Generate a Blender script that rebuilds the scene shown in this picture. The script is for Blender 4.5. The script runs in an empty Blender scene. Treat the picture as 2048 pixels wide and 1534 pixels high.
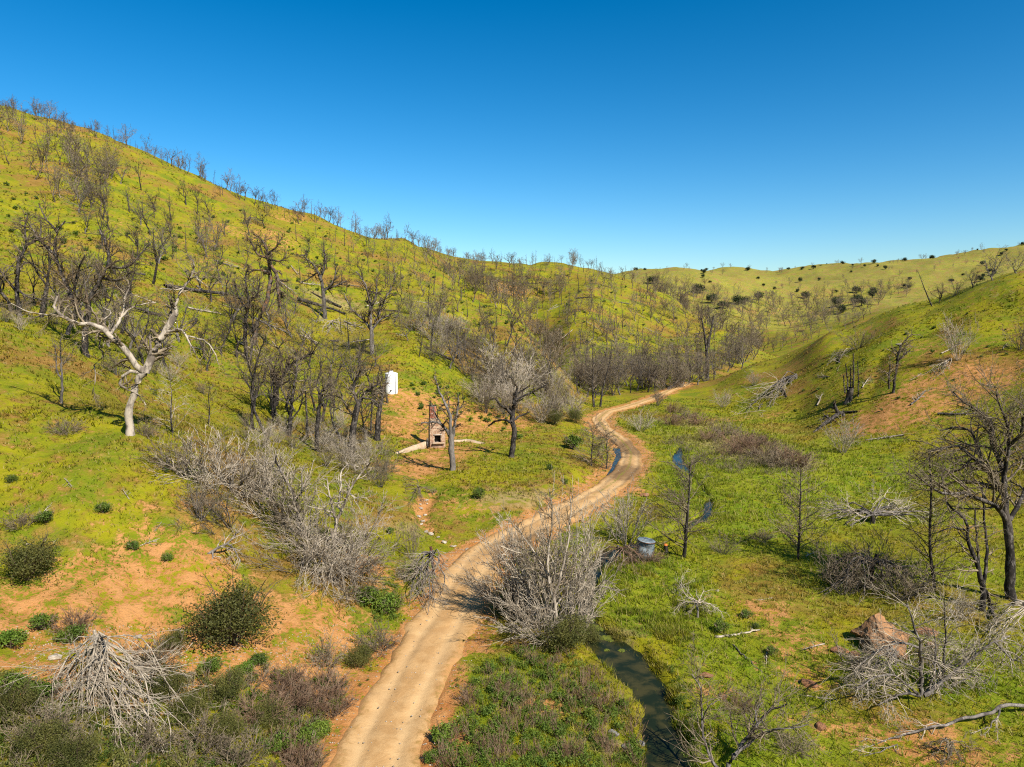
import bpy, math, random
import numpy as np
random.seed(7)
RNG = np.random.default_rng(11)
scene = bpy.context.scene
col = scene.collection

# ------------------------------------------------------------------ camera
FPX, CX, CY = 1421.6, 1024.0, 767.0          # photograph: 2048 x 1534
CAMZ = 16.0
PITCH = math.atan((767 - 640) / FPX)
cam = bpy.data.cameras.new('camera')
cam.sensor_fit = 'HORIZONTAL'; cam.sensor_width = 36.0
cam.lens = 36.0 * FPX / 2048.0
cam.clip_start = 0.5; cam.clip_end = 20000
camo = bpy.data.objects.new('camera', cam); col.objects.link(camo)
camo.location = (0, 0, CAMZ); camo.rotation_euler = (math.pi / 2 - PITCH, 0, 0)
scene.camera = camo

# ------------------------------------------------------------------ sky, sun, exposure
SUN_EL = math.radians(44)
SUN_AZ = math.atan2(0.64, -0.77)             # clockwise from +Y
world = bpy.data.worlds.new('World'); scene.world = world; world.use_nodes = True
wn = world.node_tree; wn.nodes.clear()
sky = wn.nodes.new('ShaderNodeTexSky'); sky.sky_type = 'NISHITA'; sky.sun_disc = False
sky.sun_elevation = SUN_EL; sky.sun_rotation = SUN_AZ
sky.altitude = 300; sky.air_density = 1.0; sky.dust_density = 0.8; sky.ozone_density = 2.5
hs = wn.nodes.new('ShaderNodeHueSaturation'); hs.inputs['Saturation'].default_value = 1.30
hs.inputs['Hue'].default_value = 0.491
bg = wn.nodes.new('ShaderNodeBackground'); bg.inputs['Strength'].default_value = 0.050
wo = wn.nodes.new('ShaderNodeOutputWorld')
gm = wn.nodes.new('ShaderNodeGamma'); gm.inputs[1].default_value = 1.34
wn.links.new(sky.outputs[0], gm.inputs[0]); wn.links.new(gm.outputs[0], hs.inputs['Color']); wn.links.new(hs.outputs[0], bg.inputs[0]); wn.links.new(bg.outputs[0], wo.inputs[0])
sl = bpy.data.lights.new('sun', 'SUN'); sl.energy = 5.0; sl.angle = math.radians(0.53); sl.color = (1.0, 0.94, 0.84)
so = bpy.data.objects.new('sun', sl); col.objects.link(so)
from mathutils import Vector
sdir = Vector((math.sin(SUN_AZ) * math.cos(SUN_EL), math.cos(SUN_AZ) * math.cos(SUN_EL), math.sin(SUN_EL)))
so.rotation_euler = sdir.to_track_quat('Z', 'Y').to_euler(); so.location = (40, -40, 80)
vs = scene.view_settings
vs.view_transform = 'Standard'; vs.look = 'None'; vs.gamma = 1.0; vs.use_curve_mapping = False; vs.exposure = 0.80
scene.cycles.use_denoising = False; scene.cycles.pixel_filter_type = 'BLACKMAN_HARRIS'; scene.cycles.filter_width = 1.15
scene.cycles.max_bounces = 5; scene.cycles.diffuse_bounces = 2; scene.cycles.glossy_bounces = 2
scene.cycles.transmission_bounces = 3; scene.cycles.transparent_max_bounces = 4

# ------------------------------------------------------------------ numeric helpers
def vnoise(x, y, seed=0):
    """smooth value noise in -1..1"""
    xi = np.floor(x).astype(np.int64); yi = np.floor(y).astype(np.int64)
    fx = x - xi; fy = y - yi
    fx = fx * fx * fx * (fx * (fx * 6 - 15) + 10); fy = fy * fy * fy * (fy * (fy * 6 - 15) + 10)
    def h(a, b):
        n = (a * 374761393 + b * 668265263 + seed * 1442695041) & 0xffffffff
        n = ((n ^ (n >> 13)) * 1274126177) & 0xffffffff
        n = n ^ (n >> 16)
        return (n & 0xffff) / 32767.5 - 1.0
    a = h(xi, yi); b = h(xi + 1, yi); c = h(xi, yi + 1); d = h(xi + 1, yi + 1)
    return (a * (1 - fx) + b * fx) * (1 - fy) + (c * (1 - fx) + d * fx) * fy
def fbm(x, y, sc, octv=3, seed=0):
    s = 0; a = 1.0; t = 0
    for i in range(octv):
        s = s + a * vnoise(x / sc + 17.3 * i, y / sc - 9.1 * i, seed + i); t += a; a *= 0.5; sc *= 0.47
    return s / t
def sstep(a, b, x):
    t = np.clip((x - a) / (b - a), 0, 1); return t * t * (3 - 2 * t)
cp, sp = math.cos(PITCH), math.sin(PITCH)
def ray(px, py):
    u = (np.asarray(px, float) - CX) / FPX; v = (np.asarray(py, float) - CY) / FPX
    return np.stack([u, cp - v * sp, -sp - v * cp], -1)
def at(px, py, Y):
    d = ray(px, py); s = np.asarray(Y, float) / d[..., 1]
    p = d * s[..., None]; p[..., 2] += CAMZ
    return p

# ------------------------------------------------------------------ terrain: measured points (pixel, distance) of the valley
CP = [
 # left edge
 (0,1534,20),(0,1300,27),(0,1100,34),(0,900,42),(0,700,57),(0,600,80),(0,480,112),(0,350,172),(0,213,270),(0,262,350),
 (130,1420,23),(130,1200,31),(130,1000,38),(130,820,49),(130,690,66),(130,560,100),(130,420,150),(130,320,205),(130,241,268),(130,290,345),
 (262,1534,22),(262,1300,29.5),(262,1100,36),(262,950,42),(262,855,47),(262,800,60),(262,700,76),(262,600,100),(262,480,140),(262,380,190),(262,294,264),(262,340,340),
 (390,1300,30.5),(390,1100,37),(390,950,45),(390,868,53),(390,830,66),(390,760,84),(390,650,108),(390,520,145),(390,430,195),(390,352,260),(390,395,340),
 (500,1534,24),(500,1300,31.5),(500,1150,37.5),(500,1000,47),(500,900,58),(500,865,70),(500,800,84),(500,700,107),(500,600,132),(500,500,172),(500,398,256),(500,440,340),
 (650,1534,25.3),(680,1300,34),(650,1150,40),(650,1000,53),(650,905,71),(650,800,96),(650,700,126),(650,600,156),(650,510,202),(650,446,262),(650,475,340),
 (782,782,101),(780,700,126),(780,600,165),(780,530,220),(770,482,275),(770,510,350),
 (870,893,82),(1025,907,77),(905,942,68),(800,985,60),(960,985,61),(960,1050,55),(860,1080,51.5),(1090,900,80),(1110,950,68),
 (870,858,89),(870,800,101),(870,700,128),(870,610,168),(870,555,215),
 (1000,850,98),(1000,800,110),(1000,720,136),(960,650,165),
 (805,478,285),(900,548,240),(1000,612,205),(1062,660,186),(1110,722,165),(1140,785,147),
 (900,585,292),(1000,685,250),(1062,735,222),(1110,768,192),
 (850,501,305),(875,507,325),(900,513,345),(950,521,384),(950,548,470),(1000,605,282),(1000,565,322),(1000,525,388),(1000,550,470),
 (1130,720,202),(1130,650,242),(1130,585,312),(1130,526,392),(1130,548,470),
 (1250,780,166),(1250,705,216),(1250,625,282),(1250,556,388),(1250,602,470),
 (1350,757,180),(1350,702,232),(1350,645,292),(1350,597,372),(1350,650,450),
 (1450,752,192),(1450,703,236),(1450,660,302),(1450,712,370),(1510,697,272),(1530,712,330),
 # valley floor
 (745,1534,25.4),(900,1220,39),(1000,1090,50.4),(1200,990,65),(1265,930,78.5),(1205,840,113),(1300,797,145),(1345,779,164),
 (1300,1534,25.4),(1300,1300,34.5),(1300,1100,49.4),(1400,1000,63),(1400,880,95),(1600,1300,34.5),(1600,1100,49.4),(1600,1000,63),(1600,900,87),
 (1700,1534,25.2),(1850,1200,40.2),(1900,1000,62.5),(2048,1534,25),(2048,1300,34),(2048,1100,48.5),(2048,1000,61),(1500,860,102),
 # right hill
 (1370,772,166),(1500,728,155),(1650,661,145),(1800,611,138),(1950,576,132),(2048,551,128),
 (1500,752,192),(1650,708,192),(1800,672,187),(1950,620,177),(2048,600,172),
 (1450,802,140),(1500,775,144),(1600,742,134),(1600,822,118),(1700,702,128),(1700,800,108),(1700,872,94),
 (1850,652,122),(1850,750,104),(1850,850,88),(1850,922,79),(2048,650,108),(2048,750,92),(2048,850,80),(2048,940,70),
 # beyond
 (1600,672,440),(1600,628,600),(1600,586,800),(1600,552,1000),(1600,532,1180),(1350,570,760),(1350,541,1080),(1280,548,1000),
 (1450,605,620),(1450,566,850),(1450,534,1140),(1800,612,480),(1800,566,800),(1800,528,1130),(1950,560,780),(1950,514,1100),(2048,540,780),(2048,504,1090),(1700,600,640),
 (1700,560,900),(1700,531,1150),
]
cw = at(np.array([c[0] for c in CP]), np.array([c[1] for c in CP]), np.array([c[2] for c in CP]))
extra = []   # (azimuth deg, r, z)
for a in (-48, -56, -68):
    k = (abs(a) - 36) * 0.16
    for r, z in ((14, 4.0), (22, 5 + k), (32, 7 + k), (48, 11 + k), (75, 19 + k), (120, 33 + k), (200, 62 + k), (320, 104), (450, 90)):
        extra.append((a, r, z))
for a in (44, 54, 68):
    for r, z in ((14, 0), (25, 0), (45, 0.2), (70, 3.0), (95, 13), (125, 26), (170, 20), (800, 70), (1100, 125)):
        extra.append((a, r, z))
for a, z in ((-30, 2.6), (-15, 0.4), (0, 0), (15, 0), (30, 0)):
    extra += [(a, 7, z * .7), (a, 15, z)]
for a in (-68, -50, -34, -20, -8): extra += [(a, 650, 55), (a, 1500, 40), (a, 5000, 0)]
for a in (4, 12, 20, 28, 36, 50, 68): extra += [(a, 1700, 70), (a, 5000, -20)]
ex = np.array(extra, float)
ea = np.radians(ex[:, 0])
cw = np.concatenate([cw, np.stack([np.sin(ea) * ex[:, 1], np.cos(ea) * ex[:, 1], ex[:, 2]], -1)])
AZS = 4.0
def feat(x, y):
    r = np.hypot(x, y); return np.arctan2(x, y) * AZS, np.log(np.maximum(r, 1.0)), r
fa, fs, fr = feat(cw[:, 0], cw[:, 1])
fw = cw[:, 2] / (fr + 30.0)
def kern(d2): return 0.5 * d2 * np.log(d2 + 1e-9)
n = len(fa)
K = kern((fa[:, None] - fa) ** 2 + (fs[:, None] - fs) ** 2) + np.eye(n) * 0.0012
Pm = np.stack([np.ones(n), fa, fs], -1)
sol = np.linalg.solve(np.block([[K, Pm], [Pm.T, np.zeros((3, 3))]]), np.concatenate([fw, np.zeros(3)]))
def base_height(x, y):
    x = np.asarray(x, float); y = np.asarray(y, float)
    a, s, r = feat(x, y); a = np.clip(a, -1.22 * AZS, 1.22 * AZS)
    out = np.empty(a.size); af = a.ravel(); sf = s.ravel()
    for i in range(0, a.size, 60000):
        d2 = (af[i:i+60000, None] - fa) ** 2 + (sf[i:i+60000, None] - fs) ** 2
        out[i:i+60000] = kern(d2) @ sol[:n] + sol[n] + sol[n+1] * af[i:i+60000] + sol[n+2] * sf[i:i+60000]
    z = out.reshape(a.shape) * (r + 30.0)
    hill = sstep(1.0, 9.0, z)
    z = z + hill * (fbm(x, y, 34, 3, 3) * np.clip(r * 0.014, 0, 3.0)) - hill * np.clip(r * .010, 0, 1.6) * (1 - np.abs(fbm(x, y, 22, 2, 14))) ** 4 + sstep(420, 800, r) * hill * fbm(x, y, 170, 3, 8) * 15
    return z

# polar grid of the ground sheet
azd = np.radians(np.concatenate([np.linspace(-180, -48, 36, endpoint=False), np.linspace(-48, 46, 480, endpoint=False), np.linspace(46, 180, 37)]))
rr = np.concatenate([np.geomspace(2.5, 14, 26, endpoint=False), np.geomspace(14, 320, 370, endpoint=False), np.geomspace(320, 1700, 120, endpoint=False), np.geomspace(1700, 9000, 14)])
AZG, RG = np.meshgrid(azd, rr)      # rows = r
GX = np.sin(AZG) * RG; GY = np.cos(AZG) * RG
GZ = base_height(GX, GY)
lr = np.log(rr)
def height(x, y):
    x = np.asarray(x, float); y = np.asarray(y, float)
    fi = np.interp(np.log(np.maximum(np.hypot(x, y), 2.5)), lr, np.arange(len(rr)))
    fj = np.interp(np.arctan2(x, y), azd, np.arange(len(azd)))
    i = np.clip(fi.astype(int), 0, len(rr) - 2); j = np.clip(fj.astype(int), 0, len(azd) - 2)
    a = fi - i; b = fj - j
    return (GZ[i, j] * (1 - a) + GZ[i+1, j] * a) * (1 - b) + (GZ[i, j+1] * (1 - a) + GZ[i+1, j+1] * a) * b
TS = np.geomspace(12, 2600, 900)
def ground(px, py):
    """where the view through a picture point first meets the ground"""
    d = ray(np.atleast_1d(px), np.atleast_1d(py)); d = d / np.hypot(d[:, 0], d[:, 1])[:, None]
    X = d[:, 0:1] * TS; Y = d[:, 1:2] * TS; Z = CAMZ + d[:, 2:3] * TS
    below = Z < height(X, Y)
    k = np.argmax(below, 1); k[~below.any(1)] = len(TS) - 1
    t = TS[k]; t0 = TS[np.maximum(k - 1, 0)]
    for _ in range(12):
        m = (t + t0) / 2
        b = CAMZ + d[:, 2] * m < height(d[:, 0] * m, d[:, 1] * m)
        t = np.where(b, m, t); t0 = np.where(b, t0, m)
    x = d[:, 0] * t; y = d[:, 1] * t
    return np.stack([x, y, height(x, y)], -1)
def crest(px, r0, r1):
    d = ray(px, 640.0); a = math.atan2(d[0], d[1]); t = np.geomspace(r0, r1, 200)
    e = (height(np.sin(a) * t, np.cos(a) * t) - CAMZ) / t
    r = t[int(np.argmax(e))] * 0.985
    x, y = math.sin(a) * r, math.cos(a) * r
    return np.array([x, y, float(height(x, y))])
def resample(P, step):
    P = np.asarray(P, float); s = np.concatenate([[0], np.cumsum(np.linalg.norm(np.diff(P, axis=0), axis=1))])
    m = max(2, int(s[-1] / step) + 1); t = np.linspace(0, s[-1], m)
    return np.stack([np.interp(t, s, P[:, k]) for k in range(P.shape[1])], -1)
def smooth(P, it):
    P = P.copy()
    for _ in range(it): P[1:-1] = 0.25 * P[:-2] + 0.5 * P[1:-1] + 0.25 * P[2:]
    return P
def pathdist(path, x, y, w=None, chunk=40000):
    out = np.full(x.size, 1e9); idx = np.zeros(x.size, int); xf = x.ravel(); yf = y.ravel()
    lo = path[:, :2].min(0) - 12; hi = path[:, :2].max(0) + 12
    sel = np.where((xf > lo[0]) & (xf < hi[0]) & (yf > lo[1]) & (yf < hi[1]))[0]
    for i in range(0, len(sel), chunk):
        s = sel[i:i+chunk]
        d = (xf[s, None] - path[:, 0]) ** 2 + (yf[s, None] - path[:, 1]) ** 2
        k = d.argmin(1); out[s] = np.sqrt(d[np.arange(len(s)), k]); idx[s] = k
    return out.reshape(x.shape), idx.reshape(x.shape)

# road
RP = [(735,1620),(745,1534),(802,1400),(848,1310),(902,1220),(932,1160),(965,1112),(1030,1070),(1100,1035),(1170,1003),(1226,968),(1258,935),(1263,905),(1242,880),(1210,858),(1196,838),(1216,823),(1260,812),(1300,798),(1345,779),(1375,767)]
rp = ground([p[0] for p in RP], [p[1] for p in RP])
rp = np.concatenate([rp[:1] + (rp[:1] - rp[1:2]) * 3, rp])
road = smooth(resample(rp, 0.5), 14); road[:, 2] = smooth(road[:, 2:3], 120)[:, 0]
# creek
KP = [(1352,1640),(1336,1534),(1326,1440),(1300,1365),(1258,1318),(1205,1278),(1172,1240),(1165,1190),(1190,1140),(1222,1097),(1300,1075),(1375,1050),(1412,1028),(1420,990),(1385,950),(1352,915),(1362,890)]
KW = [.66,.62,.56,.56,.64,.66,.35,.3,.35,.6,.2,.2,.35,.15,.15,.5,.15]
kp = ground([p[0] for p in KP], [p[1] for p in KP])
creek = resample(np.column_stack([kp, KW]), 0.4)
creek[:, :3] = smooth(creek[:, :3], 10); creek[:, 2] = smooth(creek[:, 2:3], 200)[:, 0] - 0.30
# roadside ditch
DP = [(1248,895),(1258,912),(1252,935),(1236,955),(1222,972)]
dp = ground([p[0] - 14 for p in DP], [p[1] for p in DP]); ditch = resample(np.column_stack([dp, [.3,.45,.5,.4,.2]]), 0.4)
ditch[:, 2] = smooth(ditch[:, 2:3], 60)[:, 0] - 0.12
# gully with stones
GP = [(866,985),(846,1010),(843,1035),(862,1062),(890,1082),(940,1096),(985,1092)]
gully = resample(ground([p[0] for p in GP], [p[1] for p in GP]), 0.4)

dr, ir = pathdist(road, GX, GY)
k = 1 - sstep(1.9, 4.2, dr); GZ = GZ * (1 - k) + road[ir, 2] * k
dk, ik = pathdist(creek, GX, GY)
wk = creek[ik, 3] * (1 + 0.35 * fbm(GX, GY, 1.6, 2, 31)); dkn = dk + 0.25 * fbm(GX, GY, 0.9, 2, 30)
k = 1 - sstep(0.7, 2.2, dkn / np.maximum(wk, .1)); GZ = GZ * (1 - k) + (creek[ik, 2] - 0.38) * k
dd, idd = pathdist(ditch, GX, GY)
k = 1 - sstep(0.6, 2.0, dd / np.maximum(ditch[idd, 3], .1)); GZ = GZ * (1 - k) + (ditch[idd, 2] - 0.15) * k
dg, _ = pathdist(gully, GX, GY); GZ = GZ - 0.35 * (1 - sstep(0.2, 1.1, dg))
onroad = 1 - sstep(1.3, 1.9, dr)
GZ = GZ - 0.11 * onroad
small = fbm(GX, GY, 5.0, 2, 40) * 0.16 + fbm(GX, GY, 1.3, 3, 44) * 0.10
bank = sstep(1.5, 4.0, GZ) * (RG < 60)
GZ = GZ + small * (1 - onroad * 0.93) * (1 + 0.8 * bank) * (RG < 500)

# ------------------------------------------------------------------ colour masks of the ground (what grows where)
def blob(px, py, rad, x, y):
    c = ground(px, py)[0]; return np.exp(-(((x - c[0]) ** 2 + (y - c[1]) ** 2) / (rad * rad)))
SOIL = [(330,1180,3.0,1),(390,1130,2.2,1),(80,1290,3.4,1.2),(160,1330,2.6,1.2),(250,1300,2.2,1),(420,1270,2.6,1.2),(520,1310,2.6,1.2),(600,1290,2.4,1),(660,1240,2.2,.9),(740,1140,2.2,1),(620,1350,1.6,.8),
  (60,1200,1.6,.8),(180,1130,1.4,.7),(280,1040,2,.5),(420,1010,2,.5),(60,960,2,.4),
  (880,840,5,1.1),(940,830,6,1.3),(990,845,5,1.1),(830,810,4,.9),(850,870,4,1),(800,790,4,.8),(760,850,4,.6),(1010,880,3,.6),
  (1090,710,7,.9),(1110,690,6,.8),(880,920,3,1.0),(850,930,3.5,1.0),(930,900,4,.9),(820,950,3,.8),(870,1010,2.5,.5),(950,1010,2.5,.45),(1290,985,1.6,.9),(900,1120,1.8,.6),
  (1780,840,5,1.0),(1740,845,3,1.0),(1830,800,5,1.0),(1900,770,6,1.0),(1960,760,6,.9),(1690,790,4,.5),(1450,840,4,.9),(1550,830,3,.7),(1850,690,6,.5),(1420,1180,1.4,.5),(1500,1210,1.6,.6),(1590,1290,2.2,.8),(1560,1230,2,.6),(1610,1360,1.2,.8),(1430,1380,1.3,.8),(1640,1450,1.4,.7),(1900,1500,2.5,.8),(1820,1480,2,.5),
  (1080,1410,1.2,1.2),(900,1490,1.5,1),(870,1430,1,.8),(1960,1060,3,.6),
  (540,470,8,.9),(570,440,7,.8),(430,455,6,.6),(520,385,8,.3),(150,270,10,.6),(600,470,8,.5),(270,460,9,.5),(1040,585,9,.8),(1000,580,8,.7),(1240,640,8,.5),(420,530,6,.6),(1380,660,8,.5),(1640,590,30,.5),(1850,590,30,.4)]
LUSH = [(1280,1190,3.2,1),(1330,1230,2.6,1),(1300,1140,3,1),(1380,1250,2,.8),(1390,950,6,.9),(1440,990,5,.9),(1650,950,7,1),(1580,1000,5,.8),(1700,930,6,.9),(1500,1060,4,.6),(1550,900,8,.4),
  (1080,1360,3,.7),(980,1440,2.5,.8),(1000,1500,2.5,.8),(1280,850,8,.6),(1000,950,4,.4),(1060,930,4,.4),(600,750,8,.8),(560,830,5,.5),(1420,1480,2,.7),(1560,1480,3,.5),(1480,1340,3,.5),(250,930,4,.3),(1330,900,6,.6),(1700,1150,4,.5),(1950,1370,4,.6)]
DRY = [(1500,900,7,.8),(1400,850,7,.8),(1450,880,6,.7),(1560,920,5,.7),(980,1000,3,.6),(1060,990,3,.5),(820,1060,2.2,.8),(1110,1000,2,.4),(850,600,25,.35),(640,590,6,.7),(700,620,6,.5),(1330,870,5,.3),(1230,1300,1.6,.8),(1200,1500,1.6,.6)]
near = RG < 420
soil = np.zeros_like(GX); lush = np.zeros_like(GX); dry = np.zeros_like(GX)
for lst, arr in ((SOIL, soil), (LUSH, lush), (DRY, dry)):
    for (px, py, rad, s) in lst: arr += (s * .8 if arr is soil else s) * blob(px, py, rad * (1.1 if arr is soil else 1), GX, GY)
soil = np.minimum(soil, .78); lush += .52 * (1 - sstep(.6, 2.0, GZ)) * sstep(3, 9, GX - np.interp(GY, [20, 50, 80, 115], [-4, 1, 13, 15])) * (RG < 140)
rn = fbm(GX, GY, 2.2, 2, 71) * 0.9
soil = np.clip(soil + 0.95 * (1 - sstep(1.9, 3.4, dr + rn)) , 0, 1.3)
wet = np.clip(1 - sstep(0.8, 1.5, dk / np.maximum(creek[ik, 3], .1)) + 0.7 * (1 - sstep(.8, 1.6, dd / np.maximum(ditch[idd, 3], .1))), 0, 1)
soil = np.clip(soil + 0.6 * (1 - sstep(0.3, 1.0, dg)), 0, 1.3)
dry = dry + .55 * sstep(400, 600, RG)
MASK = np.stack([soil * (1 - .35 * (dr > 3.4)) if False else soil, np.clip(lush, 0, 1), np.clip(dry, 0, 1), wet], -1)
def mask_at(x, y):
    fi = np.interp(np.log(np.maximum(np.hypot(x, y), 2.5)), lr, np.arange(len(rr)))
    fj = np.interp(np.arctan2(x, y), azd, np.arange(len(azd)))
    return MASK[np.clip(np.rint(fi).astype(int), 0, len(rr) - 1), np.clip(np.rint(fj).astype(int), 0, len(azd) - 1)]

# ------------------------------------------------------------------ materials
class NT:
    def __init__(s, name):
        s.m = bpy.data.materials.new(name); s.m.use_nodes = True; s.t = s.m.node_tree; s.t.nodes.clear()
        s.out = s.n('ShaderNodeOutputMaterial')
    def n(s, typ, **kw):
        nd = s.t.nodes.new(typ)
        for k, v in kw.items(): setattr(nd, k, v)
        return nd
    def l(s, a, b): s.t.links.new(a, b)
    def set(s, sock, v):
        if isinstance(v, bpy.types.NodeSocket): s.l(v, sock)
        else: sock.default_value = v
    def noise(s, vec, scale, detail=3, rough=0.55, dist=0.0):
        nd = s.n('ShaderNodeTexNoise'); s.l(vec, nd.inputs['Vector'])
        nd.inputs['Scale'].default_value = scale; nd.inputs['Detail'].default_value = detail
        nd.inputs['Roughness'].default_value = rough; nd.inputs['Distortion'].default_value = dist
        return nd.outputs['Fac']
    def ramp(s, fac, a, b):
        nd = s.n('ShaderNodeMapRange', interpolation_type='SMOOTHSTEP'); s.l(fac, nd.inputs[0])
        nd.inputs[1].default_value = a; nd.inputs[2].default_value = b
        return nd.outputs[0]
    def mix(s, f, a, b):
        nd = s.n('ShaderNodeMix', data_type='RGBA'); s.set(nd.inputs[0], f)
        for sock, v in ((nd.inputs[6], a), (nd.inputs[7], b)):
            if isinstance(v, bpy.types.NodeSocket): s.l(v, sock)
            else: sock.default_value = (*v, 1)
        return nd.outputs[2]
    def math(s, op, a, b=0.0):
        nd = s.n('ShaderNodeMath', operation=op); s.set(nd.inputs[0], a); s.set(nd.inputs[1], b); return nd.outputs[0]
    def bsdf(s, colr, rough=0.9, spec=0.2, bump=None, bstr=0.4, bdist=0.05, trans=0.0):
        p = s.n('ShaderNodeBsdfPrincipled'); s.set(p.inputs['Base Color'], colr if isinstance(colr, bpy.types.NodeSocket) else (*colr, 1))
        s.set(p.inputs['Roughness'], rough); p.inputs['Specular IOR Level'].default_value = spec
        if bump is not None:
            b = s.n('ShaderNodeBump'); b.inputs['Strength'].default_value = bstr; b.inputs['Distance'].default_value = bdist
            s.l(bump, b.inputs['Height']); s.l(b.outputs[0], p.inputs['Normal'])
        res = p.outputs[0]
        if trans:
            tr = s.n('ShaderNodeBsdfTranslucent'); s.set(tr.inputs[0], colr if isinstance(colr, bpy.types.NodeSocket) else (*colr, 1))
            mx = s.n('ShaderNodeMixShader'); mx.inputs[0].default_value = trans
            s.l(res, mx.inputs[1]); s.l(tr.outputs[0], mx.inputs[2]); res = mx.outputs[0]
        s.l(res, s.out.inputs[0]); return s.m

G_YEL = (0.225, 0.205, 0.006); G_GRN = (0.120, 0.150, 0.006); G_OLV = (0.165, 0.135, 0.010); G_BRN = (0.185, 0.098, 0.022)
G_LUSH = (0.120, 0.178, 0.006); G_STRAW = (0.30, 0.235, 0.105); SOILA = (0.34, 0.130, 0.036); SOILB = (0.43, 0.210, 0.072)
def ground_colour(g, blade=False):
    geo = g.n('ShaderNodeNewGeometry'); P = geo.outputs['Position']
    at_ = g.n('ShaderNodeAttribute', attribute_name='mask'); sep = g.n('ShaderNodeSeparateColor'); g.l(at_.outputs['Color'], sep.inputs[0])
    soil_, lush_, dry_ = sep.outputs[0], sep.outputs[1], sep.outputs[2]
    nL = g.noise(P, 0.045, 4, .6); nM = g.noise(P, 0.22, 4, .6, .6); nS = g.noise(P, 1.1, 4, .65, .4); nF = g.noise(P, 6.0, 3, .7)
    c = g.mix(g.ramp(nM, .38, .62), G_YEL, G_GRN)
    c = g.mix(g.ramp(g.math('ADD', g.math('MULTIPLY', nL, .6), g.math('MULTIPLY', nS, .4)), .47, .60), c, G_OLV)
    # reddish thin turf patches
    b = g.math('ADD', g.math('MULTIPLY', g.noise(P, 0.075, 5, .62, .8), .65), g.math('MULTIPLY', nS, .35))
    c = g.mix(g.math('MULTIPLY', g.ramp(b, .485, .60), .85), c, g.mix(g.ramp(nM, .45, .6), G_BRN, (0.26, 0.13, 0.035)))
    # lush wet grass and straw
    c = g.mix(g.ramp(g.math('ADD', g.math('MULTIPLY', lush_, .8), g.math('MULTIPLY', g.math('ADD', g.math('SUBTRACT', nS, .5), g.math('SUBTRACT', nM, .5)), 1.6)), .25, .85), c, g.mix(g.ramp(nM, .4, .6), G_LUSH, (0.180, 0.200, 0.008)))
    st = g.ramp(g.math('ADD', dry_, g.math('MULTIPLY', g.math('SUBTRACT', nS, .5), 2.0)), .35, .95)
    c = g.mix(g.math('MULTIPLY', st, .7), c, G_STRAW)
    st2 = g.ramp(g.noise(P, 0.5, 5, .7, 1.0), .60, .72); c = g.mix(g.math('MULTIPLY', st2, .45), c, G_STRAW)
    fl = g.noise(P, 2.6, 5, .75, .7)
    c = g.mix(g.math('MULTIPLY', g.ramp(fl, .54, .68), .65), c, (0.27, 0.165, 0.050))
    c = g.mix(g.math('MULTIPLY', g.ramp(fl, .45, .30), .65), c, (0.055, 0.070, 0.005))
    if not blade:
        sc = g.mix(g.ramp(nS, .35, .65), SOILA, SOILB); sc = g.mix(g.math('MULTIPLY', g.ramp(nF, .5, .75), .5), sc, (0.24, 0.13, 0.055))
        sf = g.ramp(g.math('ADD', soil_, g.math('MULTIPLY', g.math('ADD', g.math('SUBTRACT', nS, .5), g.math('MULTIPLY', g.math('SUBTRACT', nF, .5), .9)), 2.6)), .40, .95)
        # bare earth showing in small holes of the turf
        hole = g.math('MULTIPLY', g.ramp(g.math('ADD', g.math('MULTIPLY', nF, .5), g.math('MULTIPLY', nS, .5)), .57, .66), .55)
        c = g.mix(hole, c, (0.20, 0.125, 0.045)); c = g.mix(sf, c, sc)
        wetn = g.n('ShaderNodeMath', operation='MULTIPLY'); g.l(at_.outputs['Alpha'], wetn.inputs[0]); wetn.inputs[1].default_value = .75
        c = g.mix(wetn.outputs[0], c, (0.045, 0.038, 0.020))
        dk_ = g.math('MULTIPLY', g.ramp(nF, .45, .25), .35); c = g.mix(dk_, c, (0.035, 0.045, 0.008))
    else:
        rb = at_.outputs['Alpha']
        c = g.mix(g.math('MULTIPLY', g.ramp(rb, .70, .95), .75), c, (0.34, 0.27, 0.10))
        c = g.mix(g.math('MULTIPLY', g.ramp(rb, .30, .05), .6), c, (0.075, 0.115, 0.006))
    return c, nF, nS, P
def ground_material():
    g = NT('hill_turf'); c, nF, nS, P = ground_colour(g)
    h = g.math('ADD', g.math('MULTIPLY', nS, 1.0), g.math('MULTIPLY', g.noise(P, 9, 4, .75), .6))
    return g.bsdf(c, .95, .1, h, .9, .16)
def blade_material():
    g = NT('grass_blade'); c, *_ = ground_colour(g, True); br = g.n('ShaderNodeHueSaturation'); br.inputs['Value'].default_value = 1.2; g.l(c, br.inputs['Color']); return g.bsdf(br.outputs[0], .8, .15, trans=.45)
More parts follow.
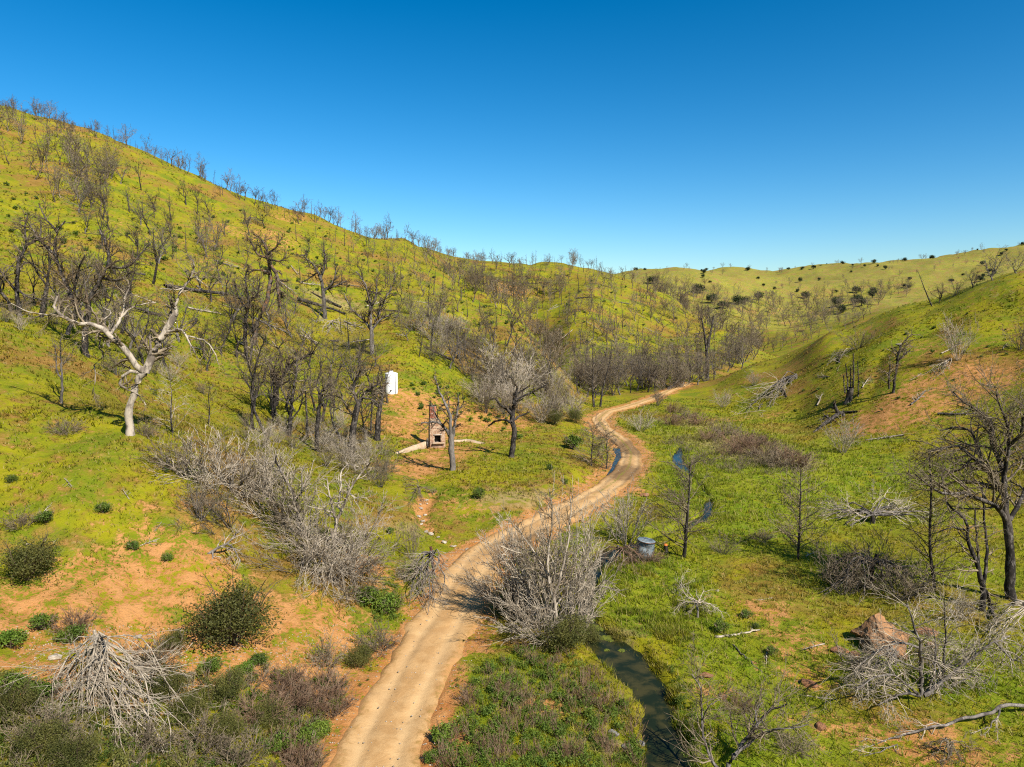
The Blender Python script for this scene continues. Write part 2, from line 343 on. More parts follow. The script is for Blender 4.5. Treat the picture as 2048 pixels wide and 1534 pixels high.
def speckle(name, a, b, scale, lo=.42, hi=.58, rough=.9, c3=None, sc3=30, bstr=.5, bdist=.03, spec=.2, stretch=None, rnd=0.0):
    g = NT(name); tc = g.n('ShaderNodeTexCoord'); v = tc.outputs['Object']
    oi = g.n('ShaderNodeObjectInfo')
    add = g.n('ShaderNodeVectorMath', operation='ADD'); g.l(v, add.inputs[0]); g.l(oi.outputs['Random'], add.inputs[1]); v = add.outputs[0]
    if stretch:
        mp = g.n('ShaderNodeMapping'); mp.inputs['Scale'].default_value = stretch; g.l(v, mp.inputs[0]); v = mp.outputs[0]
    n1 = g.noise(v, scale, 5, .62, .3); c = g.mix(g.ramp(n1, lo, hi), a, b); n2 = g.noise(v, sc3, 3, .7)
    if c3: c = g.mix(g.math('MULTIPLY', g.ramp(n2, .5, .7), .7), c, c3)
    if rnd:
        h = g.n('ShaderNodeHueSaturation'); g.l(c, h.inputs['Color'])
        g.l(g.math('ADD', g.math('MULTIPLY', oi.outputs['Random'], rnd), 1 - rnd / 2), h.inputs['Value']); c = h.outputs[0]
    return g.bsdf(c, rough, spec, g.math('ADD', n1, n2), bstr, bdist)
def leafmat(name, a, b, rnd=.5):
    g = NT(name); tc = g.n('ShaderNodeTexCoord'); oi = g.n('ShaderNodeObjectInfo'); geo = g.n('ShaderNodeNewGeometry')
    n1 = g.noise(geo.outputs['Position'], 1.4, 3, .6); n2 = g.noise(tc.outputs['Object'], 14, 2, .6)
    c = g.mix(g.ramp(g.math('ADD', g.math('MULTIPLY', n1, .6), g.math('MULTIPLY', n2, .4)), .4, .6), a, b)
    h = g.n('ShaderNodeHueSaturation'); g.l(c, h.inputs['Color']); g.l(g.math('ADD', g.math('MULTIPLY', oi.outputs['Random'], rnd), 1 - rnd / 2), h.inputs['Value'])
    return g.bsdf(h.outputs[0], .65, .25, trans=.22)
M = {}
M['ground'] = ground_material(); M['blade'] = blade_material()
M['pale'] = speckle('weathered_pale_wood', (0.38, 0.32, 0.245), (0.14, 0.112, 0.085), 1.7, .44, .60, c3=(0.05, 0.042, 0.036), sc3=5, stretch=(1, 1, .45))
M['dark'] = speckle('charred_bark', (0.016, 0.013, 0.011), (0.075, 0.060, 0.048), 2.2, .45, .65, c3=(0.20, 0.175, 0.15), sc3=7, stretch=(1, 1, .4), rnd=.4)
M['grey'] = speckle('grey_bark', (0.13, 0.112, 0.095), (0.045, 0.038, 0.033), 2.0, .42, .62, c3=(0.26, 0.23, 0.2), sc3=6, stretch=(1, 1, .4), rnd=.5)
M['burnt'] = speckle('scorched_orange_bark', (0.05, 0.038, 0.03), (0.13, 0.105, 0.085), 1.4, .45, .62, c3=(0.33, 0.15, 0.05), sc3=2.2)
M['twig_pale'] = speckle('pale_twig', (0.40, 0.335, 0.25), (0.22, 0.18, 0.13), 3, .4, .6, rnd=.35, bstr=.1)
M['twig_grey'] = speckle('grey_twig', (0.22, 0.172, 0.112), (0.095, 0.072, 0.046), 2, .4, .6, rnd=.4, bstr=.1)
M['twig_dark'] = speckle('dark_twig', (0.058, 0.041, 0.024), (0.135, 0.098, 0.060), 2, .4, .6, rnd=.4, bstr=.1)
M['twig_brown'] = speckle('brown_twig', (0.15, 0.085, 0.05), (0.22, 0.15, 0.095), 2, .4, .6, rnd=.4, bstr=.1)
M['leaf_olive'] = leafmat('olive_leaf', (0.062, 0.070, 0.014), (0.125, 0.118, 0.026))
M['leaf_green'] = leafmat('green_leaf', (0.058, 0.098, 0.012), (0.110, 0.150, 0.017))
M['leaf_bright'] = leafmat('bright_leaf', (0.075, 0.130, 0.013), (0.125, 0.165, 0.018))
M['leaf_sage'] = leafmat('sage_leaf', (0.095, 0.105, 0.04), (0.15, 0.145, 0.06))
M['leaf_dark'] = leafmat('evergreen_leaf', (0.022, 0.036, 0.012), (0.045, 0.060, 0.018))
def road_material():
    g = NT('packed_dirt'); geo = g.n('ShaderNodeNewGeometry'); P = geo.outputs['Position']
    uv = g.n('ShaderNodeAttribute', attribute_name='lane'); sep = g.n('ShaderNodeSeparateColor'); g.l(uv.outputs['Color'], sep.inputs[0])
    n1 = g.noise(P, .9, 5, .68, .8); n2 = g.noise(P, 4, 5, .75, .5); n3 = g.noise(P, 22, 3, .7)
    c = g.mix(g.ramp(n1, .40, .60), (0.43, 0.262, 0.112), (0.36, 0.205, 0.080))
    c = g.mix(g.math('MULTIPLY', sep.outputs[0], .55), c, (0.51, 0.345, 0.170))     # wheel tracks worn pale
    c = g.mix(g.math('MULTIPLY', g.ramp(n2, .52, .70), .38), c, (0.30, 0.175, 0.072))
    c = g.mix(g.math('MULTIPLY', g.ramp(n3, .60, .75), .4), c, (0.58, 0.44, 0.27))
    ed = g.ramp(g.math('ADD', uv.outputs['Alpha'], g.math('MULTIPLY', g.math('ADD', g.math('SUBTRACT', n1, .5), g.math('SUBTRACT', n2, .5)), 1.6)), .25, .85)
    c = g.mix(g.math('MULTIPLY', ed, .85), c, g.mix(g.ramp(n2, .45, .6), (0.36, 0.185, 0.068), (0.25, 0.150, 0.045)))
    n4 = g.noise(P, .28, 4, .6, 1.0); c = g.mix(g.math('MULTIPLY', g.ramp(n4, .52, .66), .4), c, (0.33, 0.195, 0.085))
    c = g.mix(g.math('MULTIPLY', sep.outputs[1], .8), c, (0.12, 0.068, 0.030))     # damp crossing
    g2 = g.ramp(g.math('ADD', sep.outputs[2], g.math('MULTIPLY', g.math('SUBTRACT', n2, .5), 1.8)), .45, .8)
    c = g.mix(g2, c, (0.15, 0.145, 0.02))                                             # grass strip between the tracks
    return g.bsdf(c, .95, .1, g.math('ADD', n2, g.math('MULTIPLY', n3, .5)), .55, .06)
M['road'] = road_material()
def water_material():
    g = NT('creek_water'); geo = g.n('ShaderNodeNewGeometry'); P = geo.outputs['Position']
    n1 = g.noise(P, 1.2, 4, .6, .5); c = g.mix(g.ramp(n1, .4, .65), (0.010, 0.015, 0.006), (0.040, 0.036, 0.012))
    return g.bsdf(c, .08, .07, g.noise(P, 5, 2, .5), .08, .02)
M['water'] = water_material()
M['algae'] = speckle('floating_algae', (0.12, 0.135, 0.012), (0.06, 0.075, 0.01), 9, .4, .6, c3=(0.05, 0.06, 0.015), sc3=18, bstr=.6)
M['rock'] = speckle('lichened_rock', (0.29, 0.150, 0.066), (0.14, 0.085, 0.048), 2.6, .42, .6, c3=(0.07, 0.055, 0.04), sc3=5, bstr=1, bdist=.08)
M['redrock'] = speckle('red_earth_rock', (0.30, 0.14, 0.065), (0.19, 0.09, 0.045), 2.5, .42, .6, c3=(0.09, 0.05, 0.03), sc3=9, bstr=1, bdist=.06)
M['stone'] = speckle('pale_stone', (0.42, 0.36, 0.28), (0.25, 0.20, 0.14), 2.5, .42, .6, bstr=.8, rnd=.5)
M['greystone'] = speckle('grey_stone', (0.28, 0.26, 0.24), (0.16, 0.15, 0.14), 2.5, .42, .6, bstr=.8, rnd=.4)
M['brick'] = speckle('old_red_brick', (0.36, 0.125, 0.07), (0.26, 0.10, 0.065), 2.2, .42, .6, c3=(0.45, 0.34, 0.27), sc3=3.2)
M['buffbrick'] = speckle('pale_sooty_brick', (0.52, 0.37, 0.24), (0.36, 0.20, 0.12), 2.6, .40, .6, c3=(0.60, 0.50, 0.38), sc3=5)
M['mortar'] = speckle('mortar', (0.46, 0.40, 0.33), (0.36, 0.30, 0.24), 4)
M['soot'] = speckle('soot', (0.016, 0.014, 0.012), (0.035, 0.03, 0.026), 4)
M['concrete'] = speckle('pale_concrete', (0.44, 0.33, 0.215), (0.36, 0.25, 0.15), 1.5, .42, .6, c3=(0.36, 0.25, 0.16), sc3=4)
M['white'] = speckle('white_tank_paint', (0.78, 0.78, 0.77), (0.70, 0.69, 0.67), 1.2, .42, .6, rough=.5, spec=.4, bstr=.05)
M['steel'] = speckle('weathered_blue_steel', (0.12, 0.16, 0.18), (0.20, 0.235, 0.245), 4, .42, .6, c3=(0.10, 0.09, 0.075), sc3=6, rough=.5, spec=.5)
M['rust'] = speckle('rust', (0.13, 0.05, 0.025), (0.05, 0.03, 0.02), 6)
M['orange'] = speckle('orange_plastic', (0.55, 0.16, 0.03), (0.45, 0.13, 0.03), 4, rough=.5)

# ------------------------------------------------------------------ mesh and object helpers
def mesh(name, V, F, mat, smooth_=True, attr=None, attrs=None):
    V = np.asarray(V, np.float32); F = np.asarray(F, np.int32)
    me = bpy.data.meshes.new(name); me.vertices.add(len(V)); me.vertices.foreach_set('co', V.ravel())
    k = F.shape[1]; me.loops.add(F.size); me.loops.foreach_set('vertex_index', F.ravel())
    me.polygons.add(len(F)); me.polygons.foreach_set('loop_start', np.arange(0, F.size, k, dtype=np.int32))
    me.polygons.foreach_set('loop_total', np.full(len(F), k, np.int32))
    if smooth_: me.polygons.foreach_set('use_smooth', np.ones(len(F), bool))
    for an, a in (attrs or {}).items():
        at_ = me.attributes.new(an, 'FLOAT_COLOR', 'POINT'); at_.data.foreach_set('color', np.asarray(a, np.float32).ravel())
    me.update(calc_edges=True); me.materials.append(M[mat]); return me
def obj(name, me, parent=None, loc=None, rotz=0.0, scale=None):
    o = bpy.data.objects.new(name, me); col.objects.link(o)
    if parent is not None: o.parent = parent
    if loc is not None: o.location = [float(v) for v in loc]
    if rotz: o.rotation_euler[2] = rotz
    if scale is not None: o.scale = scale if hasattr(scale, '__len__') else (scale,) * 3
    return o
def tag(o, label, cat, group=None, kind=None):
    o['label'] = label; o['category'] = cat
    if group: o['group'] = group
    if kind: o['kind'] = kind
    return o
def thing(name, label, cat, loc=(0, 0, 0), group=None, rotz=0.0, scale=None):
    return tag(obj(name, None, None, loc, rotz, scale), label, cat, group)
def grid_faces(nr, nc, wrap=False):
    i, j = np.meshgrid(np.arange(nr - 1), np.arange(nc if wrap else nc - 1), indexing='ij'); j2 = (j + 1) % nc
    return np.stack([i * nc + j, i * nc + j2, (i + 1) * nc + j2, (i + 1) * nc + j], -1).reshape(-1, 4)

# ------------------------------------------------------------------ ground, road, water
gv = np.stack([GX, GY, GZ], -1).reshape(-1, 3)
gf = grid_faces(*GX.shape)
go = obj('terrain', mesh('terrain', gv, gf[:, ::-1], 'ground', True, attrs={'mask': MASK.reshape(-1, 4)})); go['kind'] = 'structure'
def strip(path, lat, hw, zfun, wob=None):
    t = np.gradient(path[:, :2], axis=0); t /= np.linalg.norm(t, axis=1)[:, None]; nrm = np.stack([t[:, 1], -t[:, 0]], -1)
    lat = lat + (0.0 if wob is None else wob(path, lat))
    x = path[:, None, 0] + nrm[:, None, 0] * lat * hw; y = path[:, None, 1] + nrm[:, None, 1] * lat * hw
    return x, y, zfun(x, y, lat)
lat = np.linspace(-1, 1, 25)[None, :]
s_ = np.arange(len(road)) * 0.5
hw = (1.85 + 0.12 * np.sin(s_ * .31) + 0.1 * np.sin(s_ * .83 + 2))[:, None] * np.interp(s_, [0, 45, 75, 180], [1.08, .98, .70, .68])[:, None]
road_f = smooth(resample(np.column_stack([road]), 0.5), 2)
rx, ry, rz = strip(road, lat, hw, lambda x, y, l: np.repeat(road[:, 2:3], 25, 1), lambda p, l: .16 * np.abs(l) ** 3 * np.sign(l) * np.where(l < 0, fbm(np.arange(len(p)) * .5, np.zeros(len(p)), 0.9, 3, 96)[:, None], fbm(np.arange(len(p)) * .5, np.zeros(len(p)), 0.9, 3, 97)[:, None]))
rut = np.exp(-((np.abs(lat) * hw - 0.78) / 0.30) ** 2)
edge = np.clip((np.abs(lat) - .80) / .2, 0, 1)
rz = rz + 0.07 - 0.085 * rut - 0.20 * edge ** 1.2 + 0.07 * fbm(rx, ry, 1.2, 3, 90) + 0.05 * fbm(rx, ry, .45, 2, 92)
damp = np.zeros_like(rx)
for (px, py, rad) in ((1075, 1092, 2.2), (1262, 897, 4.5), (1256, 950, 3.0), (1120, 1075, 1.6), (1240, 945, 2.0), (1020, 1105, 1.2), (1300, 792, 3)): damp += blob(px, py, rad, rx, ry)
damp = np.clip(1.8 * damp * (1 + .8 * fbm(rx, ry, .9, 2, 95)), 0, 1)
mid = np.exp(-((lat * hw) / 0.30) ** 2) * np.interp(s_, [20, 45, 55, 100], [0, 0.1, .65, .65])[:, None] * np.ones_like(rx)
lane = np.stack([rut * np.ones_like(rx), damp, mid, np.clip((np.abs(lat) - .55) / .4, 0, 1) * np.ones_like(rx)], -1)
ro = obj('dirt_road', mesh('dirt_road', np.stack([rx, ry, rz], -1).reshape(-1, 3), grid_faces(*rx.shape), 'road', True, attrs={'lane': lane.reshape(-1, 4)})); ro['kind'] = 'structure'
def water(name, path, wmul):
    l5 = np.linspace(-1, 1, 7)[None, :]
    x, y, z = strip(path, l5, path[:, 3:4] * wmul, lambda x, y, l: np.repeat(path[:, 2:3], 7, 1))
    o = obj(name, mesh(name, np.stack([x, y, z], -1).reshape(-1, 3), grid_faces(*x.shape), 'water')); o['kind'] = 'structure'; return o
tag(water('creek_water', creek, 2.0), 'narrow dark creek winding through the green valley floor', 'creek')
tag(water('ditch_water', ditch, 1.7), 'thin strip of water in the ditch beside the road bend', 'ditch')

# ------------------------------------------------------------------ plant kit: branches as tapered tubes, leaves as small faces
def unit(v): return v / np.maximum(np.linalg.norm(v, axis=-1, keepdims=True), 1e-9)
def tubes(P, R, k):
    """P (N,n,3) polylines, R (N,n) radii -> verts, quads"""
    N, m, _ = P.shape
    T = unit(np.gradient(P, axis=1)); ref = np.where(np.abs(T[..., 2:3]) > .9, np.array([1., 0, 0]), np.array([0, 0, 1.]))
    A = unit(np.cross(T, ref)); B = np.cross(T, A)
    th = np.arange(k) * 2 * math.pi / k
    V = P[:, :, None] + R[:, :, None, None] * (A[:, :, None] * np.cos(th)[:, None] + B[:, :, None] * np.sin(th)[:, None])
    f = grid_faces(m, k, True); F = (f[None] + (np.arange(N) * m * k)[:, None, None]).reshape(-1, 4)
    return V.reshape(-1, 3), F
def walk(start, d, L, npts, gnarl, up, rng):
    N = len(start); P = np.empty((N, npts, 3)); P[:, 0] = start; st = (L / (npts - 1))[:, None]
    d = unit(d)
    for i in range(1, npts):
        P[:, i] = P[:, i-1] + d * st
        d = unit(d + gnarl * rng.normal(size=(N, 3)) + np.array([0, 0, 1.]) * up)
    return P
def interp_poly(P, t):
    N, m, _ = P.shape; f = t * (m - 1); i = np.clip(f.astype(int), 0, m - 2); a = (f - i)[..., None]
    n_ = np.arange(N)[:, None]
    return P[n_, i] * (1 - a) + P[n_, i+1] * a, unit(P[n_, i+1] - P[n_, i])
def grow(P, R, nch, t0, t1, ang, L, gnarl, up, npts, rng, rr_=.6, rmin=.012, lenfall=.5, flat=0.0, jit=.3):
    """children along each parent: nch per parent, leaving at angle ang (deg)"""
    N = len(P); t = t0 + (t1 - t0) * (np.arange(nch)[None] + rng.random((N, nch))) / nch; t = np.clip(t, 0, .999)
    S, T = interp_poly(P, t)
    m = R.shape[1]; f = t * (m - 1); i = np.clip(f.astype(int), 0, m - 2); a = f - i; n_ = np.arange(N)[:, None]
    r0 = R[n_, i] * (1 - a) + R[n_, i+1] * a
    q = rng.normal(size=S.shape); q[..., 2] *= (1 - flat); q = unit(q - (q * T).sum(-1, keepdims=True) * T)
    an = np.radians(ang + rng.normal(size=t.shape) * 12)[..., None]
    D = T * np.cos(an) + q * np.sin(an)
    plen = np.linalg.norm(np.diff(P, axis=1), axis=2).sum(1)[:, None]
    Lc = plen * L * (1 - lenfall * t) * (1 + jit * rng.normal(size=t.shape)); Lc = np.maximum(Lc, .12)
    C = walk(S.reshape(-1, 3), D.reshape(-1, 3), Lc.ravel(), npts, gnarl, up, rng)
    rs = np.maximum(r0.ravel() * rr_, rmin); rt = np.linspace(1, .35, npts)[None]
    return C, np.maximum(rs[:, None] * rt, rmin * .7)
def join(parts):
    Vs, Fs, o = [], [], 0
    for V, F in parts: Vs.append(V); Fs.append(F + o); o += len(V)
    return np.concatenate(Vs), np.concatenate(Fs)
def poly(pts, npts, rng=None, jit=0.0):
    """smooth curve through points, resampled"""
    p = np.asarray(pts, float); s = np.concatenate([[0], np.cumsum(np.linalg.norm(np.diff(p, axis=0), axis=1))]); s /= s[-1]
    t = np.linspace(0, 1, npts); out = np.empty((npts, 3)); tg = np.gradient(p, s, axis=0)
    i = np.clip(np.searchsorted(s, t, 'right') - 1, 0, len(p) - 2); h = (s[i+1] - s[i])[:, None]; u = ((t - s[i]) / (s[i+1] - s[i]))[:, None]
    out = (2*u**3 - 3*u**2 + 1) * p[i] + (u**3 - 2*u**2 + u) * h * tg[i] + (-2*u**3 + 3*u**2) * p[i+1] + (u**3 - u**2) * h * tg[i+1]
    if rng is not None and jit: out[1:] += rng.normal(size=(npts - 1, 3)) * jit
    return out
def leaves(C, size, rng, up=.5):
    n_ = len(C); nrm = unit(rng.normal(size=(n_, 3)) + np.array([0, 0, up])); ref = unit(rng.normal(size=(n_, 3)))
    a = unit(np.cross(nrm, ref)); b = np.cross(nrm, a); s = (size * (.6 + .8 * rng.random(n_)))[:, None]
    V = np.stack([C - a * s, C - b * s * .5, C + a * s, C + b * s * .5], 1).reshape(-1, 3)
    return V, np.arange(4 * n_).reshape(-1, 4)
# --- generators: return dict part -> (verts, faces)
def gen_oak(seed, h, spread=.55, gnarl=.22, twigs=1.0, fork=.3, nl=4, rm=.018, lean=.1):
    rng = np.random.default_rng(seed); r0 = h * .0215
    az = rng.random() * 6.3; top = np.array([math.cos(az) * lean * h, math.sin(az) * lean * h, h * fork])
    trunk = poly([(0, 0, -.4), top * .5 + rng.normal(size=3) * h * .012, top], 7)[None]; TR = np.linspace(r0 * 1.25, r0 * .9, 7)[None]
    a = rng.random() * 6.3 + np.arange(nl) * 2 * math.pi / nl + rng.normal(size=nl) * .4
    el = np.radians(rng.uniform(38, 75, nl)); D = np.stack([np.cos(a) * np.cos(el) * spread * 1.7, np.sin(a) * np.cos(el) * spread * 1.7, np.sin(el)], -1)
    L1 = walk(np.repeat(top[None], nl, 0), D, h * (1 - fork) * rng.uniform(.75, 1.1, nl), 9, gnarl, .10, rng)
    R1 = np.linspace(r0 * .68, r0 * .16, 9)[None] * rng.uniform(.7, 1.1, nl)[:, None]
    C2, R2 = grow(L1, R1, 7, .15, 1, 48, .58, gnarl * 1.2, .08, 7, rng, .62, rm * 1.3)
    C3, R3 = grow(C2, R2, int(6 * twigs), .15, 1, 50, .50, gnarl * 1.2, .06, 5, rng, .55, rm)
    C4, R4 = grow(C3, R3, int(4.2 * twigs), .2, 1, 45, .55, gnarl, .05, 3, rng, .6, rm * .75)
    return {'trunk': join([tubes(trunk, TR, 7), tubes(L1, R1, 6), tubes(C2, R2, 4)]), 'crown': join([tubes(C3, R3, 3), tubes(C4, R4, 3)])}
def gen_pine(seed, h, nb=34, blen=.2, droop=-.02, rm=.018, t0=.2, sub=5, lean=.03):
    rng = np.random.default_rng(seed); az = rng.random() * 6.3
    trunk = poly([(0, 0, -.4), (math.cos(az) * lean * h * .4, math.sin(az) * lean * h * .4, h * .5), (math.cos(az) * lean * h, math.sin(az) * lean * h, h)], 10)[None]
    TR = np.linspace(h * .021, h * .004, 10)[None]
    C2, R2 = grow(trunk, TR, nb, t0, 1, 62, blen, .08, .05 + droop, 6, rng, .42, rm * 1.1, lenfall=.62)
    C3, R3 = grow(C2, R2, sub, .25, 1, 42, .42, .1, .03, 4, rng, .6, rm * .8)
    return {'trunk': tubes(trunk, TR, 7), 'crown': join([tubes(C2, R2, 3), tubes(C3, R3, 3)])}
def gen_brush(seed, h, ns=16, spread=.5, gnarl=.10, up=.05, sub=(7, 4), rm=.016, r0=.035, ang=32):
    rng = np.random.default_rng(seed); a = rng.random(ns) * 6.3; t = spread * np.sqrt(rng.random(ns)); D = np.stack([np.cos(a) * t, np.sin(a) * t, 1 - .45 * t], -1)
    S = np.stack([np.cos(a) * t * h * .10, np.sin(a) * t * h * .10, np.full(ns, -.15)], -1)
    P = walk(S, D, h * rng.uniform(.65, 1.1, ns), 8, gnarl, up, rng); R = np.linspace(1, .3, 8)[None] * (r0 * rng.uniform(.6, 1.2, ns))[:, None]
    C2, R2 = grow(P, R, sub[0], .2, 1, ang, .42, gnarl * 1.3, up, 5, rng, .6, rm)
    C3, R3 = grow(C2, R2, sub[1], .2, 1, 36, .5, gnarl * 1.3, up, 3, rng, .7, rm * .75)
    return {'stem': tubes(P, R, 4), 'twigs': join([tubes(C2, R2, 3), tubes(C3, R3, 3)])}
def gen_shrub(seed, w, h, n=2600, size=.07, nl=14, stems=True):
    rng = np.random.default_rng(seed)
    a = rng.random(nl) * 6.3; q = np.sqrt(rng.random(nl)) * .62
    cz = h * (.30 + .42 * rng.random(nl) * (1 - q * .6)); cen = np.stack([np.cos(a) * q * w / 2, np.sin(a) * q * w / 2, cz], -1)
    rad = rng.uniform(.13, .36, nl) * min(w, h * 1.3)
    i = rng.integers(0, nl, n); d = unit(rng.normal(size=(n, 3))); rr2 = (rng.random(n) ** .4) * (1 + .22 * rng.normal(size=n).clip(-1, .55))
    C = cen[i] + d * (rad[i] * rr2)[:, None] * np.array([1, 1, .85]); C[:, 2] = np.abs(C[:, 2]) * 1.0 + .02
    out = {'foliage': leaves(C, size, rng)}
    if stems:
        ns = 9; aa = rng.random(ns) * 6.3; D = np.stack([np.cos(aa) * .5, np.sin(aa) * .5, np.ones(ns)], -1)
        P = walk(np.zeros((ns, 3)) - [0, 0, .1], D, h * rng.uniform(.7, 1.12, ns), 6, .16, .03, rng); R = np.linspace(.03, .01, 6)[None] * np.ones((ns, 1))
        C2, R2 = grow(P, R, 5, .3, 1, 40, .4, .15, .02, 4, rng, .6, .009)
        out['stem'] = join([tubes(P, R, 4), tubes(C2, R2, 3)])
    return out
def gen_evergreen(seed, h, n=1500, size=.3):
    rng = np.random.default_rng(seed); s = gen_shrub(seed, h * 1.15, h * .8, n, size, 12, False); V, F = s['foliage']; V = V * np.array([1, 1, 1.1]) + np.array([0, 0, h * .03])
    tr = poly([(0, 0, -.4), (0.03 * h, 0, h * .3), (0, 0.03 * h, h * .6)], 5)[None]
    return {'crown': (V, F), 'trunk': tubes(tr, np.linspace(h * .05, h * .02, 5)[None], 6)}
PARTMAT = {}
def bake(gen, mats, name):
    return {k: mesh(name + '_' + k, v[0], v[1], mats[k], k not in ('foliage',)) for k, v in gen.items()}
def place(meshes, name, label, cat, loc, rotz, scale, group=None, parts=True, tilt=None):
    o = thing(name, label, cat, loc, group, rotz, scale)
    if tilt: o.rotation_euler = (tilt[0], tilt[1], rotz)
    for k, me in meshes.items(): obj(k, me, o)
    return o

# shared plant shapes
# (see generators above)
OAK_D = [bake(gen_oak(100 + i, 9, .5 + .06 * i, .20 + .02 * i, 1.0, .22 + .05 * (i % 3), 3 + i % 3, .016), {'trunk': 'dark', 'crown': 'twig_dark'}, 'oak') for i in range(5)]
OAK_G = [bake(gen_oak(140 + i, 8, .55, .18, 1.15, .18, 4 + i % 2, .017), {'trunk': 'grey', 'crown': 'twig_grey'}, 'oakg') for i in range(4)]
SLIM = [bake(gen_oak(170 + i, 10, .24 + .06 * i, .14, .8, .30 + .06 * (i % 2), 3, .016, .04 + .05 * i), {'trunk': 'dark', 'crown': 'twig_grey'}, 'slim') for i in range(4)]
PINE = [bake(gen_pine(200 + i, 12, 32 + 6 * i, .17 + .03 * (i % 2), rm=.028), {'trunk': 'dark', 'crown': 'twig_grey'}, 'pine') for i in range(4)]
POLE = [bake(gen_pine(230 + i, 8, 9, .12, rm=.03, t0=.35, sub=2, lean=.08), {'trunk': 'dark', 'crown': 'twig_dark'}, 'pole') for i in range(3)]
BRUSH_P = [bake(gen_brush(260 + i, 4.5, 18 + 2 * i, .55 + .1 * i, .10, .05, (8, 4), .02), {'stem': 'twig_pale', 'twigs': 'twig_pale'}, 'brushp') for i in range(3)]
BRUSH_G = [bake(gen_brush(280 + i, 4.5, 18 + 2 * i, .7 + .1 * i, .13, .04, (8, 4), .02), {'stem': 'grey', 'twigs': 'twig_grey'}, 'brushg') for i in range(3)]
FAR_D = [bake({'trunk': (lambda g: join([g['trunk'], g['crown']]))(gen_oak(300 + i, 8, .30 + .06 * i, .15, .62, .16 + .09 * (i % 3), 2 + i % 3, .034, .12))}, {'trunk': 'twig_dark'}, 'fard') for i in range(5)]
FAR_G = [bake({'trunk': (lambda g: join([g['trunk'], g['crown']]))(gen_oak(320 + i, 7, .34 + .08 * (i % 2), .13, .7, .12, 3 + i % 2, .034, .1))}, {'trunk': 'twig_grey'}, 'farg') for i in range(4)]
FAR_S = [bake({'trunk': (lambda g: join([g['trunk'], g['crown']]))(gen_pine(345 + i, 7, 7, .14, rm=.04, t0=.35, sub=2, lean=.1))}, {'trunk': 'dark'}, 'fars') for i in range(3)]
FAR_P = [bake({'trunk': (lambda g: join([g['trunk'], g['crown']]))(gen_pine(340 + i, 11, 26, .16, rm=.034, sub=3))}, {'trunk': 'twig_dark'}, 'farp') for i in range(3)]
EVER = [bake(gen_evergreen(360 + i, 7), {'crown': 'leaf_dark', 'trunk': 'dark'}, 'ever') for i in range(3)]
SH_OLV = [bake(gen_shrub(380 + i, 2.6, 2.0, 9500, .034, 22), {'foliage': 'leaf_olive', 'stem': 'twig_dark'}, 'sholv') for i in range(3)]
SH_GRN = [bake(gen_shrub(400 + i, 1.1, .7, 1800, .036, 11), {'foliage': 'leaf_green', 'stem': 'twig_grey'}, 'shgrn') for i in range(3)]
SH_BRT = [bake(gen_shrub(420 + i, 1.2, .6, 1700, .038, 12), {'foliage': 'leaf_bright', 'stem': 'twig_grey'}, 'shbrt') for i in range(3)]
SH_BRN = [bake(gen_brush(440 + i, 1.3, 34, .95, .12, .03, (7, 3), .010, .012, 30), {'stem': 'twig_brown', 'twigs': 'twig_brown'}, 'shbrn') for i in range(3)]
SH_GRY = [bake(gen_brush(460 + i, 1.3, 34, .95, .14, .02, (7, 3), .010, .012, 34), {'stem': 'twig_dark', 'twigs': 'twig_grey'}, 'shgry') for i in range(3)]
DOT = [bake({'foliage': gen_shrub(480 + i, 1.0, .7, 130, .12, 6, False)['foliage']}, {'foliage': 'leaf_green'}, 'dot') for i in range(3)]

def inpoly(px, py, pg):
    c = False; j = len(pg) - 1
    for i in range(len(pg)):
        if (pg[i][1] > py) != (pg[j][1] > py) and px < (pg[j][0] - pg[i][0]) * (py - pg[i][1]) / (pg[j][1] - pg[i][1]) + pg[i][0]: c = not c
        j = i
    return c
def scatter(pg, n_, mind, seed):
    r = random.Random(seed); xs = [p[0] for p in pg]; ys = [p[1] for p in pg]; out = []
    for _ in range(n_ * 40):
        x = r.uniform(min(xs), max(xs)); y = r.uniform(min(ys), max(ys))
        if 752 < x < 815 and 705 < y < 905 or 838 < x < 965 and 845 < y < 1000: continue
        if inpoly(x, y, pg) and all((x - a) ** 2 + ((y - b) * 1.6) ** 2 > mind * mind for a, b in out): out.append((x, y))
        if len(out) >= n_: break
    out.sort(); return out
ONES = 'zeroth first second third fourth fifth sixth seventh eighth ninth tenth eleventh twelfth thirteenth fourteenth fifteenth sixteenth seventeenth eighteenth nineteenth'.split()
TENS = ' ten twenty thirty forty fifty sixty seventy eighty ninety'.split(' ')
def ordw(i):
    if i < 20: return ONES[i]
    return TENS[i // 10][:-1] + 'ieth' if i % 10 == 0 else TENS[i // 10] + '-' + ONES[i % 10]
def wood(pg, n_, mind, seed, pools, hs, name, label, cat, group, rmin=0):
    """trees of one wood, each standing on the ground; pools: [(variants, native height, weight)]"""
    r = random.Random(seed + 1); pts = scatter(pg, n_, mind, seed)
    if not pts: return
    G = ground([p[0] for p in pts], [p[1] for p in pts])
    G = G[np.hypot(G[:, 0], G[:, 1]) > rmin]
    for i_, g in enumerate(G):
        pool, nat, _ = r.choices(pools, [p[2] for p in pools])[0]
        s = r.uniform(*hs) ** .5 * r.uniform(*hs) ** .5 / nat
        place(r.choice(pool), name, label + ', ' + ordw(i_ + 1) + ' from the left' if len(G) < 90 else label, cat, g, r.uniform(0, 6.3), (s * r.uniform(.85, 1.2), s * r.uniform(.85, 1.2), s), group)

